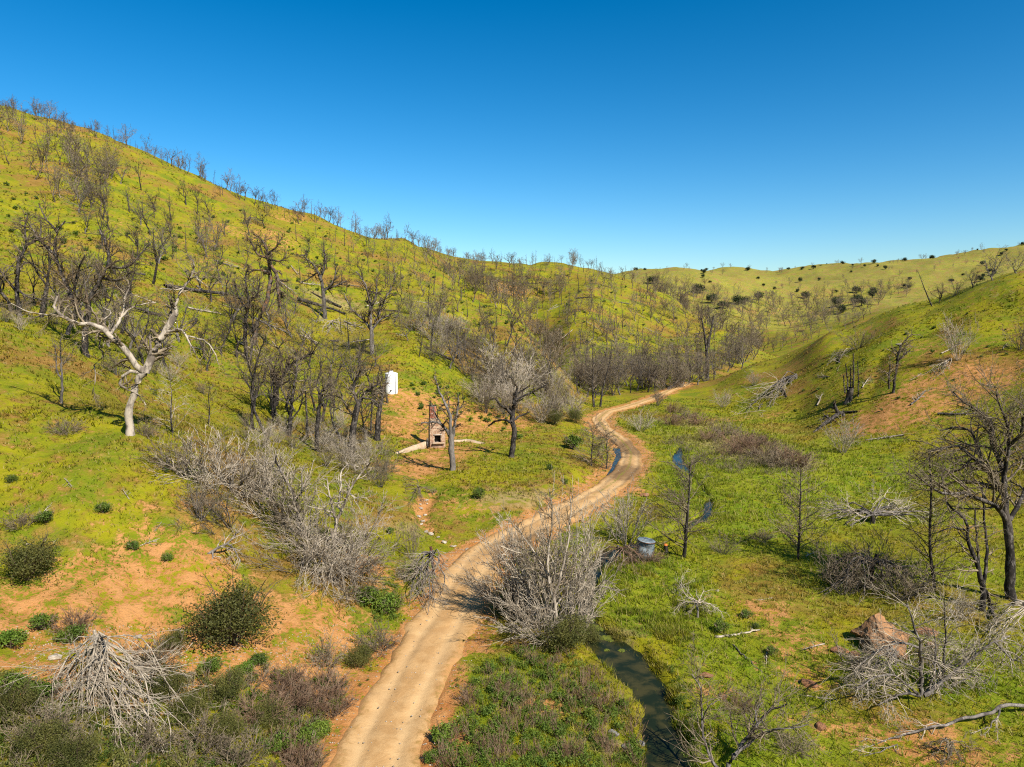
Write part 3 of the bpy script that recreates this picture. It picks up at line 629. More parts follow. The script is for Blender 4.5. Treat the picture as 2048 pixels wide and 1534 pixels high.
# ------------------------------------------------------------------ woods on the hills
def skyline(x0, x1, n_, r0, r1, pools, hs, seed, name, label, cat, group, clump=0.0):
    r = random.Random(seed)
    for k, px in enumerate(sorted(x0 + (x1 - x0) * min(max((k + r.gauss(0, 1.6)) / n_, 0), 1) for k in range(n_))):
        c = crest(px, r0, r1); pool, nat, _ = r.choices(pools, [p[2] for p in pools])[0]; s = r.uniform(hs[0] * .55, hs[1]) * r.choice([.7, 1, 1, 1.15]) / nat
        f = 1 - r.random() * .035; x, y = c[0] * f, c[1] * f
        place(r.choice(pool), name, label + ', ' + ordw(k + 1) + ' from the left', cat, (x, y, float(height(x, y))), r.uniform(0, 6.3), s, group)
FD, FG, FP = (FAR_D, 8, 1.0), (FAR_G, 7, .8), (FAR_P, 11, .35)
FS = (FAR_S, 7, .6)
EV = (EVER, 7, 1.0)
skyline(0, 150, 34, 200, 330, [FD, (FAR_G, 7, .6)], (4.5, 6.5), 1, 'skyline_tree', 'bare tree in the dense row on the top left skyline', 'tree', 'bare trees at the top of the left skyline')
skyline(150, 560, 70, 200, 340, [FD, FG, FS, (FAR_P, 11, .3)], (4, 6.5), 2, 'skyline_tree', 'bare tree in the thin row down the left hill skyline', 'tree', 'bare trees down the left hill skyline')
skyline(540, 960, 88, 200, 420, [FD, FG, FS, (FAR_P, 11, .9)], (4, 7), 3, 'skyline_tree', 'dark bare tree on the lower skyline of the left hill', 'tree', 'dark bare trees on the lower left hill skyline')
skyline(960, 1290, 44, 300, 520, [FD, FG, FS, FP], (4.5, 8), 4, 'skyline_tree', 'bare tree on the rounded middle hill skyline', 'tree', 'bare trees on the middle hill skyline')
skyline(1270, 2048, 60, 800, 1400, [(EVER, 7, .8), (FAR_G, 7, 1)], (4.5, 9), 5, 'distant_oak', 'tiny round tree on the far green ridge skyline', 'tree', 'trees on the far ridge skyline')
wood([(0,245),(130,262),(220,310),(250,420),(120,430),(0,345)], 36, 16, 10, [FD, (FAR_G, 7, .7)], (6, 9), 'burnt_tree', 'burnt bare tree in the wood high on the left hill', 'tree', 'burnt wood high on the left hill')
wood([(150,310),(420,410),(440,500),(330,560),(150,500)], 30, 22, 11, [(OAK_D, 9, 1), (OAK_G, 8, 1), (SLIM, 10, .6)], (5, 8.5), 'burnt_tree', 'bare tree on the middle of the left hillside', 'tree', 'bare trees scattered on the middle left hillside')
wood([(0,570),(180,540),(330,560),(460,600),(560,640),(600,720),(600,840),(420,800),(200,690),(0,640)], 30, 32, 12, [(OAK_D, 9, 1.0), (OAK_G, 8, .7), (SLIM, 10, .9), (POLE, 8, .3)], (4.5, 9.5), 'burnt_oak', 'dark tangled oak in the gully behind the pale forked tree', 'tree', 'dark oaks in the left gully')
wood([(440,800),(620,800),(800,830),(790,900),(640,900),(520,870)], 12, 34, 13, [(OAK_D, 9, .6), (SLIM, 10, 1), (POLE, 8, .5)], (5, 9), 'burnt_oak', 'thin dark oak at the gully mouth below the white tank', 'tree', 'thin dark oaks at the gully mouth')
wood([(600,470),(850,505),(1000,615),(1090,705),(1000,680),(850,600),(700,560)], 56, 20, 14, [FD, FG, FS], (3.5, 7.5), 'burnt_tree', 'small bare tree on the open slope above the white tank', 'tree', 'small bare trees above the white tank')
wood([(780,620),(900,640),(1010,690),(1110,750),(1140,800),(1030,800),(900,750),(800,700)], 60, 18, 15, [(BRUSH_G, 4.5, .5), (OAK_G, 8, .8), (SLIM, 10, 1.4), (BRUSH_P, 4.5, .5), (OAK_D, 9, .8), (POLE, 8, .4)], (3.2, 8), 'thicket_tree', 'grey bare tree in the thicket behind the chimney hill', 'tree', 'grey thicket behind the chimney')
wood([(960,790),(1050,770),(1140,800),(1150,845),(1060,850),(970,830)], 18, 18, 16, [(BRUSH_P, 4.5, 1), (BRUSH_G, 4.5, 1)], (3.4, 5), 'pale_brush', 'rounded pale grey brush between the black oak and the road', 'shrub', 'pale brush behind the black oak')
wood([(880,520),(960,530),(1060,600),(1120,690),(1140,730),(1100,730),(1030,640),(900,555)], 84, 11, 17, [FD, FG, FP, FS], (5, 8), 'burnt_tree', 'dark bare tree in the gully between left and middle hills', 'tree', 'dark trees in the gully between the hills')
wood([(960,525),(1130,530),(1280,560),(1440,655),(1490,700),(1380,745),(1200,740),(1100,640)], 165, 14, 18, [FD, (FAR_G, 7, 1.3), FP, FS], (4.5, 9), 'burnt_tree', 'bare tree scattered across the middle green hill', 'tree', 'bare trees on the middle hill')
wood([(1150,735),(1300,740),(1420,745),(1500,715),(1480,740),(1400,770),(1300,785),(1160,800)], 70, 14, 19, [(OAK_D, 9, 1), (SLIM, 10, .8), (OAK_G, 8, 1), (BRUSH_G, 4.5, .6), (PINE, 12, .3)], (6, 9), 'valley_tree', 'bare tree in the valley wood beside the far road end', 'tree', 'valley wood at the far end of the road')
wood([(1280,565),(1400,610),(1500,660),(1620,660),(1760,610),(1830,590),(1820,570),(1650,590),(1500,600),(1380,570)], 150, 10, 20, [FD, (FAR_G, 7, 1.2), (EVER, 7, .12)], (8, 13), 'distant_tree', 'small dark bare tree in the wooded far valley', 'tree', 'trees filling the far valley', 330)
wood([(1500,690),(1640,650),(1760,615),(1700,660),(1560,705),(1450,740),(1420,735)], 60, 10, 21, [FD, FG], (5, 8.5), 'valley_tree', 'dark bare tree just behind the right hill crest', 'tree', 'dark trees behind the right hill crest', 165)
wood([(1290,545),(1600,535),(2048,512),(2048,540),(1900,590),(1700,590),(1500,590)], 80, 5, 22, [(EVER, 7, .8), (FAR_G, 7, 1.2)], (2.5, 8), 'distant_oak', 'round dark shrub like tree dotted on the far green hills', 'tree', 'round trees dotted on the far hills', 430)
r_ = random.Random(77)
def dots(pg, n_, mind, seed, label, group, sc=(.5, 1.1)):
    pts = scatter(pg, n_, mind, seed); G = ground([p[0] for p in pts], [p[1] for p in pts])
    for g in G:
        o = tag(obj('small_shrub', r_.choice(DOT)['foliage'], None, g, r_.uniform(0, 6.3), r_.uniform(*sc)), label, 'shrub', group)
dots([(0,330),(130,440),(420,420),(560,420),(700,480),(850,510),(1010,630),(1080,700),(900,680),(640,600),(400,560),(0,500)], 190, 9, 31, 'small dark green shrub dotting the left hillside', 'small shrubs dotting the left hillside', (.4, 1.5))
dots([(780,770),(900,770),(1050,850),(1040,880),(900,850),(790,820)], 34, 10, 32, 'low green tuft on the orange slope behind the chimney', 'green tufts behind the chimney', (.5, 1.2))
dots([(1000,540),(1130,540),(1270,580),(1440,670),(1300,720),(1130,690)], 50, 14, 33, 'tiny green shrub dotting the middle hill', 'tiny shrubs on the middle hill', (.8, 1.8))
dots([(1500,760),(1700,690),(2000,600),(2040,700),(1700,860),(1550,830)], 34, 20, 34, 'low green clump on the right hill slope', 'green clumps on the right hill', (.4, .9))

for (pool, nat, px, h, lb) in [(OAK_G, 8, 1985, 6.0, 'largest bare oak on the right hill crest'), (OAK_D, 9, 1940, 4.6, 'dark bare oak left of the largest one on the right crest'), (OAK_G, 8, 1905, 4.2, 'low grey oak in the row on the right hill crest'), (OAK_D, 9, 1872, 4.4, 'leftmost bushy oak of the row on the right crest'), (OAK_G, 8, 2030, 5.0, 'bare oak on the right crest at the picture edge')]:
    c = crest(px, 90, 160); place(pool[int(px) % len(pool)], 'crest_oak', lb, 'tree', c * np.array([1.01, 1.01, 1]) - [0, 0, .4], px * .1, (1.1 * h / nat, 1.1 * h / nat, h / nat))
c = crest(1862, 90, 160); place(POLE[0], 'leaning_snag', 'bare leaning snag on the right hill crest', 'tree', c, 0.001, .9, tilt=(0, -.5))

wood([(430,830),(560,850),(800,860),(820,930),(760,980),(620,930),(480,890)], 26, 26, 41, [(BRUSH_P, 4.5, 1), (BRUSH_G, 4.5, 1)], (1.5, 3.0), 'gully_brush', 'grey dead brush at the tree feet below the white tank', 'shrub', 'dead brush below the white tank')
wood([(0,650),(60,600),(250,620),(380,690),(420,800),(330,820),(200,730)], 16, 34, 42, [(BRUSH_G, 4.5, 1), (BRUSH_P, 4.5, .6)], (1.3, 2.6), 'gully_brush', 'grey dead brush around the pale forked oak', 'shrub', 'dead brush around the pale oak')

wood([(420,560),(560,590),(680,660),(780,720),(760,790),(640,780),(540,700),(430,640)], 24, 32, 43, [(OAK_D, 9, 1), (SLIM, 10, 1.2), (OAK_G, 8, .8), (POLE, 8, .5)], (4, 8.5), 'gully_tree', 'thin dark bare tree on the slope left of the white tank', 'tree', 'thin trees left of the white tank')
wood([(300,420),(520,440),(640,500),(800,560),(900,640),(780,620),(560,560),(330,520)], 34, 30, 44, [FD, FS, (SLIM, 10, 1), (OAK_D, 9, .6)], (3.5, 7), 'hill_snag', 'lone thin snag on the open left hillside', 'tree', 'lone snags on the open left hillside')
# fallen branches, each lying on the slope
from mathutils import Matrix
def lying(seed, L, r, mats):
    q = np.random.default_rng(seed); P = walk(np.zeros((1, 3)), np.array([[1., 0, .02]]), np.array([L]), 9, .05, 0, q); P[..., 2] = np.abs(P[..., 2]) * .3 + r; R = np.linspace(r, r * .4, 9)[None]
    C, CR = grow(P, R, 9, .2, 1, 45, .28, .12, -.01, 5, q, .6, .02, flat=.6); C2, R2 = grow(C, CR, 4, .2, 1, 40, .5, .12, 0, 3, q, .6, .016, flat=.6); C[..., 2] = np.abs(C[..., 2]); C2[..., 2] = np.abs(C2[..., 2])
    return {'trunk': mesh('lying', *tubes(P, R, 6), mats[0]), 'twigs': mesh('lying_twigs', *join([tubes(C, CR, 3), tubes(C2, R2, 3)]), mats[1])}
LY = [lying(1, 4, .10, ('pale', 'twig_pale')), lying(2, 5, .13, ('grey', 'twig_pale')), lying(3, 6, .18, ('dark', 'twig_dark')), lying(4, 3, .07, ('pale', 'twig_pale'))]
def litter(pg, n_, mind, seed, sc, label, group, pool=None):
    pts = scatter(pg, n_, mind, seed); G = ground([p[0] for p in pts], [p[1] for p in pts]); r = random.Random(seed)
    for i_, g in enumerate(G):
        e = .8; nx = (height(g[0] - e, g[1]) - height(g[0] + e, g[1])) / (2 * e); ny = (height(g[0], g[1] - e) - height(g[0], g[1] + e)) / (2 * e)
        o = place(r.choice(pool or LY), 'fallen_branch', label + ', ' + ordw(i_ + 1) + ' from the left', 'fallen branch', g, 0, r.uniform(*sc), group)
        z = Vector((float(nx), float(ny), 1)).normalized(); x = Vector((math.cos(r.uniform(0, 6.3)), math.sin(r.uniform(0, 6.3)), 0)); x = (x - z * x.dot(z)).normalized(); y = z.cross(x)
        o.rotation_euler = Matrix((x, y, z)).transposed().to_euler()
litter([(250,560),(420,480),(700,520),(950,660),(1050,740),(900,740),(600,700),(300,700)], 34, 40, 51, (.8, 1.6), 'fallen dead branch on the left hillside', 'fallen branches on the left hillside')
litter([(1020,560),(1260,600),(1430,690),(1300,740),(1120,690)], 26, 26, 52, (1.0, 2.0), 'fallen dead branch on the middle hill', 'fallen branches on the middle hill')
litter([(1450,830),(1650,720),(2000,640),(2030,900),(1600,900)], 14, 50, 53, (.6, 1.2), 'fallen dead branch on the right hill', 'fallen branches on the right hill')
litter([(1400,1120),(1700,1110),(1950,1250),(1960,1330),(1500,1420),(1400,1250)], 8, 60, 54, (.3, .5), 'thin dead branch lying on the right flat', 'dead branches on the right flat', LY[:1] + LY[3:])
litter([(20,880),(380,900),(330,1100),(20,1100)], 6, 60, 55, (.25, .4), 'thin dead branch lying on the near left slope', 'dead branches on the near left slope', LY[:1] + LY[3:])

def behind(x0, x1, n_, r0, r1, f0, f1, pools, hs, seed, name, label, group):
    r = random.Random(seed)
    for k, px in enumerate(sorted(r.uniform(x0, x1) for _ in range(n_))):
        c = crest(px, r0, r1); f = r.uniform(f0, f1); x, y = c[0] * f, c[1] * f; pool, nat, _ = r.choices(pools, [p[2] for p in pools])[0]; s = r.uniform(*hs) / nat
        place(r.choice(pool), name, label + ', ' + ordw(k + 1) + ' from the left', 'tree', (x, y, float(height(x, y))), r.uniform(0, 6.3), s, group)
behind(860, 1125, 70, 155, 300, 1.02, 1.10, [FD, FG, FS], (5, 8.5), 61, 'spur_tree', 'dark bare tree just over the spur crest', 'dark trees over the spur crest')
behind(1290, 1520, 70, 250, 420, 1.03, 1.16, [FD, FG, FS], (7, 11), 62, 'fold_tree', 'dark bare tree behind the middle hill shoulder', 'dark trees behind the middle hill shoulder')
g_ = ground(776, 806)[0]; place(SLIM[1], 'tank_tree', 'slim dark tree standing right in front of the white tank', 'tree', g_, 2.0, .55)

# ------------------------------------------------------------------ single trees with limbs of their own
def traced(name, label, base, limbs, mats, d2=2.2, L2=.9, d3=5, L3=.55, d4=3, gnarl=.16, up=.04, rm=.014, seed=0, cat='tree', Y=None, lift=None, skip_trunk=1, ang=48, flare=1.25, parts=('trunk', 'crown'), thin=1.0):
    """limbs: (r0, r1, [(px, py, metres nearer(-)/farther(+))...]) measured on the photograph, set at the tree's own distance"""
    rng = np.random.default_rng(seed + 900); b = ground(*base)[0]; Y = b[1] if Y is None else Y; k = Y / FPX
    LP, LR, kids = [], [], []
    for i, (r0, r1, pts) in enumerate(limbs):
        dys = np.cumsum(rng.normal(size=len(pts)) * .35) if i else np.zeros(len(pts))
        w = np.array([at(p[0], p[1], Y + (p[2] if len(p) > 2 else dys[j])) for j, p in enumerate(pts)]) - b
        if i == 0: w[0, 2] -= .35
        npt = 12; P = poly(w, npt, rng, .02 + .002 * np.linalg.norm(w[-1] - w[0])); R = np.linspace(r0, r1, npt) * k * (1 + .045 * rng.normal(size=npt))
        if i == 0: R[:2] *= np.array([flare, 1 + (flare - 1) * .4])
        LP.append(P); LR.append(np.maximum(R * (.95 if mats[0] != 'pale' else .82), rm))
        if i >= skip_trunk:
            ln = np.linalg.norm(np.diff(P, axis=0), axis=1).sum(); nc = max(4, int(ln * d2 * 1.35))
            C, CR = grow(P[None], np.maximum(R, rm)[None], nc, .12, 1, ang, min(1.0, L2 / max(ln, .5) * 1.0), gnarl, up, 6, rng, .55, rm * 1.15, .3)
            kids.append((C, CR))
    LP = np.array(LP); LR = np.array(LR)
    C2 = np.concatenate([q[0] for q in kids]); R2 = np.concatenate([q[1] for q in kids]) * thin
    C3, R3 = grow(C2, R2, d3 + (Y < 60), .15, 1, ang, L3, gnarl, up, 4, rng, .6, rm)
    cr = [tubes(C2, R2, 4), tubes(C3, R3, 3)]
    if d4:
        C4, R4 = grow(C3, R3, d4, .2, 1, 42, .62, gnarl, up, 3, rng, .65, rm * .75); cr.append(tubes(C4, R4, 3))
    o = thing(name, label, cat, b)
    obj(parts[0], mesh(name, *tubes(LP, LR, 8), mats[0]), o); obj(parts[1], mesh(name + '_twigs', *join(cr), mats[1]), o)
    return o
traced('pale_forked_oak', 'pale barkless oak with a wide forked trunk on the left slope', (264,868), [
 (10,8,[(263,868),(257,833),(267,791),(277,757),(290,744)]),
 (8.5,3,[(292,746,0),(270,729,-.3),(251,700,-.6),(225,677,-.9),(208,661,-1),(192,648,-1.2),(166,651,-1.4),(140,641,-1.2),(114,625,-1),(107,602,-.8),(114,592,-.6)]),
 (3,1,[(118,627,-1),(78,628),(42,618),(23,607)]),(3,1.6,[(225,677,-.9),(208,641,-.6),(222,625,-.4),(208,615,-.2)]),
 (4,1.5,[(222,668,-.9),(241,635,-.2),(251,595,.2),(260,570,.4)]),(3,1,[(238,638,-.3),(270,612,.3),(313,605,.8)]),
 (10,7.5,[(291,746,0),(303,713,.2),(313,696,.3),(329,667,.5),(345,638,.6),(352,625,.7)]),
 (5,1.6,[(350,632,.6),(355,595,.8),(368,573,.9),(381,556,1),(388,530,1),(384,518,1.1)]),
 (4,1.6,[(331,666,.5),(365,661,.1),(375,677,-.2),(391,706,-.4)]),(2.2,1,[(372,672,-.1),(407,680),(427,703),(437,729)]),
 (3.2,2.4,[(303,712,.2),(300,687,.1),(300,672,.2)]),(4.5,2.6,[(284,748,0),(262,742,-.4),(244,754,-.6),(239,768,-.6),(254,778,-.5)]),
 (1.8,1,[(252,777,-.5),(277,791),(293,811)]),(2.6,1,[(212,668,-1),(199,680),(199,693),(208,710),(189,726),(192,758),(182,791)]),
 (2.2,1,[(168,650,-1.4),(163,664),(169,680),(140,690)]),(2,.8,[(368,573,.9),(350,580),(330,577),(318,580)]),(2,.8,[(381,556,1),(400,560),(415,575)])],
 ('pale', 'twig_grey'), d2=1.7, L2=1.3, d3=5, L3=.6, d4=3, gnarl=.24, up=-.03, rm=.012, seed=1, skip_trunk=1)
traced('dark_oak', 'tall dark oak with V shaped stems behind the pale forked oak', (172,712), [
 (7,6,[(172,712),(170,680),(171,645)]),(6,1.6,[(171,648,0),(143,595,.5),(127,556,.9),(111,507,1.3),(114,465,1.5),(130,442,1.7)]),
 (6,1.6,[(172,646,0),(182,595,-.4),(202,556,-.6),(215,530,-.5),(212,485,-.3),(199,459,0)]),(3,1,[(213,535,-.5),(254,533,-.2),(287,501,.5),(303,485,1)]),
 (3,1,[(112,510,1.3),(78,478,1.6),(52,439,2)]),(2.4,1,[(114,465,1.5),(85,426,1.8),(78,406,2)]),(3,1.2,[(146,600,.5),(156,540,0),(170,510,-.6)]),(2.6,1,[(203,556,-.6),(236,560,-1),(262,545,-1.6)])],
 ('dark', 'twig_dark'), d2=2.2, L2=1.8, d3=6, L3=.6, d4=3, gnarl=.24, up=.05, seed=2)
traced('dark_oak', 'crooked dark oak at the left picture edge, its limb bent down', (39,632), [
 (5,4,[(40,632),(34,590),(34,569)]),(4,1.4,[(34,570),(39,517),(52,491),(49,459),(56,430)]),(3.2,1.2,[(34,584),(6,550),(-6,530)]),(3,1,[(52,492),(78,475),(82,440)]),(2.5,1,[(36,580),(60,595),(100,600)])],
 ('dark', 'twig_grey'), d2=2.4, L2=1.6, d3=6, L3=.6, gnarl=.22, seed=3)
traced('thin_tree', 'thin grey tree with hanging twigs left of the pale forked oak', (122,806), [(3.2,2,[(122,806),(124,770),(124,745)]),(2,1,[(124,748),(122,710),(121,680)]),(1.8,.8,[(123,760),(113,735),(112,690)])], ('grey', 'twig_grey'), d2=3, L2=1.0, d3=6, seed=4, rm=.011)
traced('scorched_oak', 'scorched oak with orange bark and a broken pale hanging stem', (508,690), [
 (5.5,4.5,[(506,690),(513,653),(535,596),(541,559)]),(4.5,2.2,[(541,560),(538,528),(534,499)]),(2.6,1,[(535,516),(516,509),(500,481),(491,474)]),(2.6,1,[(538,506),(553,493),(566,471)]),
 (2.4,1,[(534,500),(522,478),(506,468)]),(4,3,[(541,530),(553,550),(556,581),(560,612)]),(2.4,1,[(540,545),(510,540),(494,550)]),(2,1,[(541,520),(566,520),(575,500)])],
 ('burnt', 'twig_dark'), d2=2.2, L2=1.7, d3=6, L3=.6, gnarl=.25, seed=5)
traced('dark_oak', 'slender dark oak just left of the scorched oak', (494,720), [(4.5,3.4,[(494,720),(491,680),(491,643)]),(3.4,1.2,[(491,645),(497,590),(491,565),(497,530)]),(2.4,1,[(492,620),(476,590),(468,560)]),(2.4,1,[(493,610),(515,585),(520,555)])], ('dark', 'twig_dark'), d2=2.6, L2=1.7, d3=6, gnarl=.22, seed=6)
traced('bare_oak', 'bare oak standing beside the charred log on the open slope', (650,636), [(4.5,3.4,[(650,636),(647,590),(643,560)]),(3,1,[(643,562),(628,531),(603,509)]),(2.8,1,[(645,580),(666,574),(692,562)]),(2.8,1,[(642,556),(650,521),(648,498)]),(2.4,.9,[(646,585),(668,560),(672,530)]),(2,.8,[(635,545),(612,560),(598,565)])], ('grey', 'twig_dark'), d2=2.4, L2=2.0, d3=6, L3=.6, gnarl=.22, seed=7, rm=.022, d4=1)
traced('bare_oak', 'spreading bare oak casting a shadow above the white tank', (744,707), [(5,4,[(744,707),(743,680),(743,655)]),(3.4,1,[(742,660),(741,621),(738,596),(728,565),(713,543)]),(3,1,[(744,660),(760,640),(788,625)]),(3.2,1,[(747,650),(772,596),(788,565),(791,546)]),(3,1,[(742,660),(728,640),(703,618),(688,587)]),(2.4,1,[(741,622),(752,590),(754,560)])], ('grey', 'twig_dark'), d2=2.4, L2=2.0, d3=6, L3=.6, gnarl=.22, seed=8, rm=.02, d4=1)
traced('dark_tree', 'dark curved trunk standing in front of the pale gully brush', (635,903), [(5,4.4,[(635,903),(634,860),(638,815)]),(4,2,[(638,816),(647,778),(660,768)]),(2,1,[(640,800),(660,790),(680,795)])], ('dark', 'twig_grey'), d2=3, L2=1.8, d3=6, gnarl=.2, seed=9)
traced('dark_tree', 'stout black oak with upswept limbs left of the brick chimney', (703,912), [(8,6.5,[(702,912),(705,870),(710,831),(716,809)]),(4.5,1.8,[(716,812),(732,784),(757,768)]),(3.6,1.5,[(716,809),(707,778),(722,737)]),(2.6,1,[(710,835),(690,810),(680,780)]),(2.2,1,[(725,795),(745,800),(762,812)])], ('dark', 'twig_grey'), d2=3.2, L2=1.9, d3=6, gnarl=.22, seed=10)
traced('burnt_snag', 'gnarled black snag just below the white tank', (754,880), [(7,5,[(754,880),(756,844),(760,815)]),(4.5,3,[(760,816),(764,795),(763,775)]),(3.4,1.6,[(759,815),(745,806),(732,812)]),(2,1,[(763,778),(756,752),(760,735)])], ('dark', 'twig_dark'), d2=3, L2=1.4, d3=5, gnarl=.26, seed=11)
traced('dark_tree', 'thin straight dark tree right of the small bent trees', (503,858), [(4,2.6,[(503,858),(505,800),(506,753)]),(2.6,1,[(506,755),(519,706),(531,675)]),(2,1,[(506,760),(494,720),(490,690)])], ('dark', 'twig_grey'), d2=2.6, L2=2, d3=6, gnarl=.2, seed=12)
traced('dark_tree', 'dark oak leaning right across the gully, dense twigs at its tip', (547,832), [(6,4.5,[(547,832),(548,805),(551,780)]),(4.2,1.5,[(551,782),(575,737),(603,715),(630,705)]),(3,1,[(550,790),(545,750),(560,710)])], ('dark', 'twig_dark'), d2=3.4, L2=2.2, d3=6, gnarl=.2, seed=13)
traced('dark_tree', 'upright dark tree in the middle of the gully mouth', (578,871), [(4.5,3,[(578,871),(582,820),(588,769)]),(2.4,1,[(588,772),(594,730),(590,700)]),(2.2,1,[(583,815),(568,790),(560,770)]),(2,1,[(584,805),(604,785),(612,760)])], ('dark', 'twig_grey'), d2=2.8, L2=1.8, d3=6, gnarl=.2, seed=14)
traced('chimney_oak', 'dark many limbed oak standing in front of the brick chimney', (906,940), [(6.5,6,[(906,940),(904,915),(903,895),(901,868)]),
 (4,1.4,[(899,870),(890,856),(879,846),(868,844),(842,846)]),(4,1.3,[(901,868),(900,833),(893,814),(884,794),(876,777),(868,752)]),(4,1.6,[(906,872),(912,833),(916,816),(916,790)]),
 (2,.9,[(888,856),(872,830),(863,809),(860,800)]),(1.8,.8,[(894,815),(897,805),(900,791)]),(1.8,.8,[(914,822),(924,812),(928,800)])], ('grey', 'twig_dark'), d2=2, L2=1.2, d3=5, L3=.6, d4=2, gnarl=.22, seed=15, rm=.018)
traced('black_gnarled_oak', 'lone black gnarled oak on the grassy bench by the road', (1023,914), [(6,5,[(1022,914),(1026,886),(1029,860),(1024,842)]),(5.5,4,[(1024,844),(1026,823),(1029,805),(1029,786)]),
 (3.6,1.4,[(1025,832),(1015,819),(999,809),(992,798),(981,798)]),(3,1.2,[(1023,846),(1009,840),(993,842),(976,851)]),(3,1.2,[(1027,840),(1043,830),(1060,824)]),(2.4,1,[(1030,792),(1043,782),(1060,772)]),(2.4,1,[(1031,800),(1060,786),(1074,779),(1087,773),(1097,765)]),(2.6,1,[(1031,788),(1034,775),(1029,765),(1018,750)])],
 ('dark', 'twig_dark'), d2=1.5, L2=1.1, d3=4, L3=.6, d4=2, gnarl=.25, seed=16, rm=.018)
traced('white_trunked_tree', 'white trunked dead tree rising from the grey thicket', (670,1100), [(4.8,4.2,[(670,1100),(671,1064),(674,1036)]),(3.2,1.4,[(673,1048),(665,1018),(658,981),(652,955)]),(3.8,1.6,[(674,1038),(688,1011),(697,983),(711,958),(727,942),(741,926)]),(2.8,1.4,[(676,1015),(681,972),(683,942),(697,928),(720,935)]),(1.8,.8,[(697,985),(712,996),(730,990)])], ('pale', 'twig_pale'), d2=2, L2=1.1, d3=5, gnarl=.22, seed=17, rm=.011)
traced('broken_stem_tree', 'dark broken stem leaning left out of the grey thicket', (600,1062), [(3.4,2.8,[(600,1062),(595,1020),(585,981)]),(2.8,1.6,[(585,982),(566,951),(553,926),(550,912)]),(2.2,1,[(590,1000),(604,981),(603,949),(608,930)])], ('grey', 'twig_pale'), d2=2.4, L2=1.2, d3=5, gnarl=.2, seed=18, rm=.011)
traced('big_black_oak', 'big black spreading oak at the right edge, twigs still fine', (2022,1198), [
 (10,8.5,[(2022,1198),(2020,1143),(2020,1093),(2014,1042),(2008,1010)]),(6,1.6,[(2012,1040,0),(1990,1011,-.4),(1963,1001,-.7),(1926,988,-.9),(1888,988,-1),(1861,974,-1),(1831,950,-1)]),
 (7,1.6,[(2010,1015,0),(2010,991,.2),(1990,967,.4),(1970,933,.6),(1943,913,.7),(1922,893,.8),(1882,896,.9),(1855,905,1)]),(4,1.2,[(1968,930,.6),(1953,889,.9),(1943,862,1.1),(1916,855,1.2),(1880,860,1.4)]),
 (6.5,1.3,[(2012,1005,0),(2007,950,.5),(1997,916,.8),(1983,883,1),(1983,849,1.2),(1960,822,1.4),(1932,808,1.5),(1905,782,1.6)]),(4.4,1.3,[(2007,950,.5),(2017,889,0),(2014,849,-.3),(1997,811,-.5),(1993,780,-.6)]),
 (3.4,1.2,[(2016,892,0),(2041,869,-.6),(2048,822,-1),(2060,790,-1)]),(5,2,[(2020,1040,0),(2040,1003,.4),(2060,960,.9),(2090,900,1.4)]),(2.4,1,[(1890,988,-1),(1884,960,-.8),(1890,935,-.6)]),(3,1,[(2060,960,.9),(2050,920,.5),(2068,870,.2)]),(2.4,1,[(1945,916,.7),(1925,935,.3),(1900,945,.1)])],
 ('dark', 'twig_grey'), d2=2.4, L2=2.5, d3=7, L3=.6, d4=3, gnarl=.2, up=.03, seed=19, rm=.011)
traced('leaning_oak', 'charred several stemmed oak left of the big black oak', (1966,1222), [(6.5,5,[(1966,1222),(1966,1190),(1964,1165)]),(5.5,1.8,[(1964,1168),(1953,1126),(1936,1079),(1929,1038),(1909,1021),(1892,1001)]),(4,1.4,[(1966,1172),(1973,1140),(1973,1093),(1970,1042),(1965,974)]),(3,1.6,[(1964,1160),(1957,1110),(1953,1076),(1948,1018)]),(4,2.6,[(1958,1160),(1973,1184),(1980,1205),(1988,1232,-1.2)]),(2.4,1,[(1932,1060),(1905,1055),(1880,1062)])], ('dark', 'twig_grey'), d2=1.8, L2=1.1, d3=4, L3=.55, d4=2, gnarl=.2, seed=20, rm=.011)
def pine_at(base, top, name, label, mats, nb=44, blen=.2, seed=0, rm=.012, t0=.12, up=.0, r=.021, sub=6, ang=None):
    rng = np.random.default_rng(seed + 500); b = ground(*base)[0]; w = at(top[0], top[1], b[1] + rng.normal() * .3) - b; h = np.linalg.norm(w)
    trunk = poly([(0, 0, -.3), w * .35 + rng.normal(size=3) * .02 * h, w * .7 + rng.normal(size=3) * .02 * h, w], 12)[None]; TR = np.linspace(h * r, h * .004, 12)[None]
    C2, R2 = grow(trunk, TR, nb, t0, 1, 62, blen, .09, up, 6, rng, .40, rm * 1.2, .6); C3, R3 = grow(C2, R2, sub, .2, 1, 40, .42, .10, up, 4, rng, .6, rm * .85)
    C4, R4 = grow(C3, R3, 2, .3, 1, 35, .5, .1, up, 3, rng, .7, rm * .7)
    o = thing(name, label, 'tree', b); obj('trunk', mesh(name, *tubes(trunk, TR, 8), mats[0]), o); obj('crown', mesh(name + '_twigs', *join([tubes(C2, R2, 3), tubes(C3, R3, 3), tubes(C4, R4, 3)]), mats[1]), o)
pine_at((1368,1114), (1380,925), 'dead_pine', 'dead pine with blackened trunk beside the blue steel drum', ('dark', 'twig_grey'), 52, .46, 1, rm=.017, up=.03, sub=8)
pine_at((1596,1119), (1602,938), 'dead_pine', 'slender dead pine alone on the yellow green flat', ('dark', 'twig_grey'), 70, .40, 2, rm=.015, up=.05, r=.015, sub=7)
pine_at((1871,1178), (1858,905), 'dead_pine', 'leaning slender dead pine between fallen tree and black oak', ('dark', 'twig_grey'), 70, .25, 3, rm=.014, r=.013)
pine_at((1188,814), (1184,692), 'dead_pine', 'dark upright dead pine on the left of the pair by the road bend', ('dark', 'twig_grey'), 44, .20, 4, rm=.02, t0=.25)
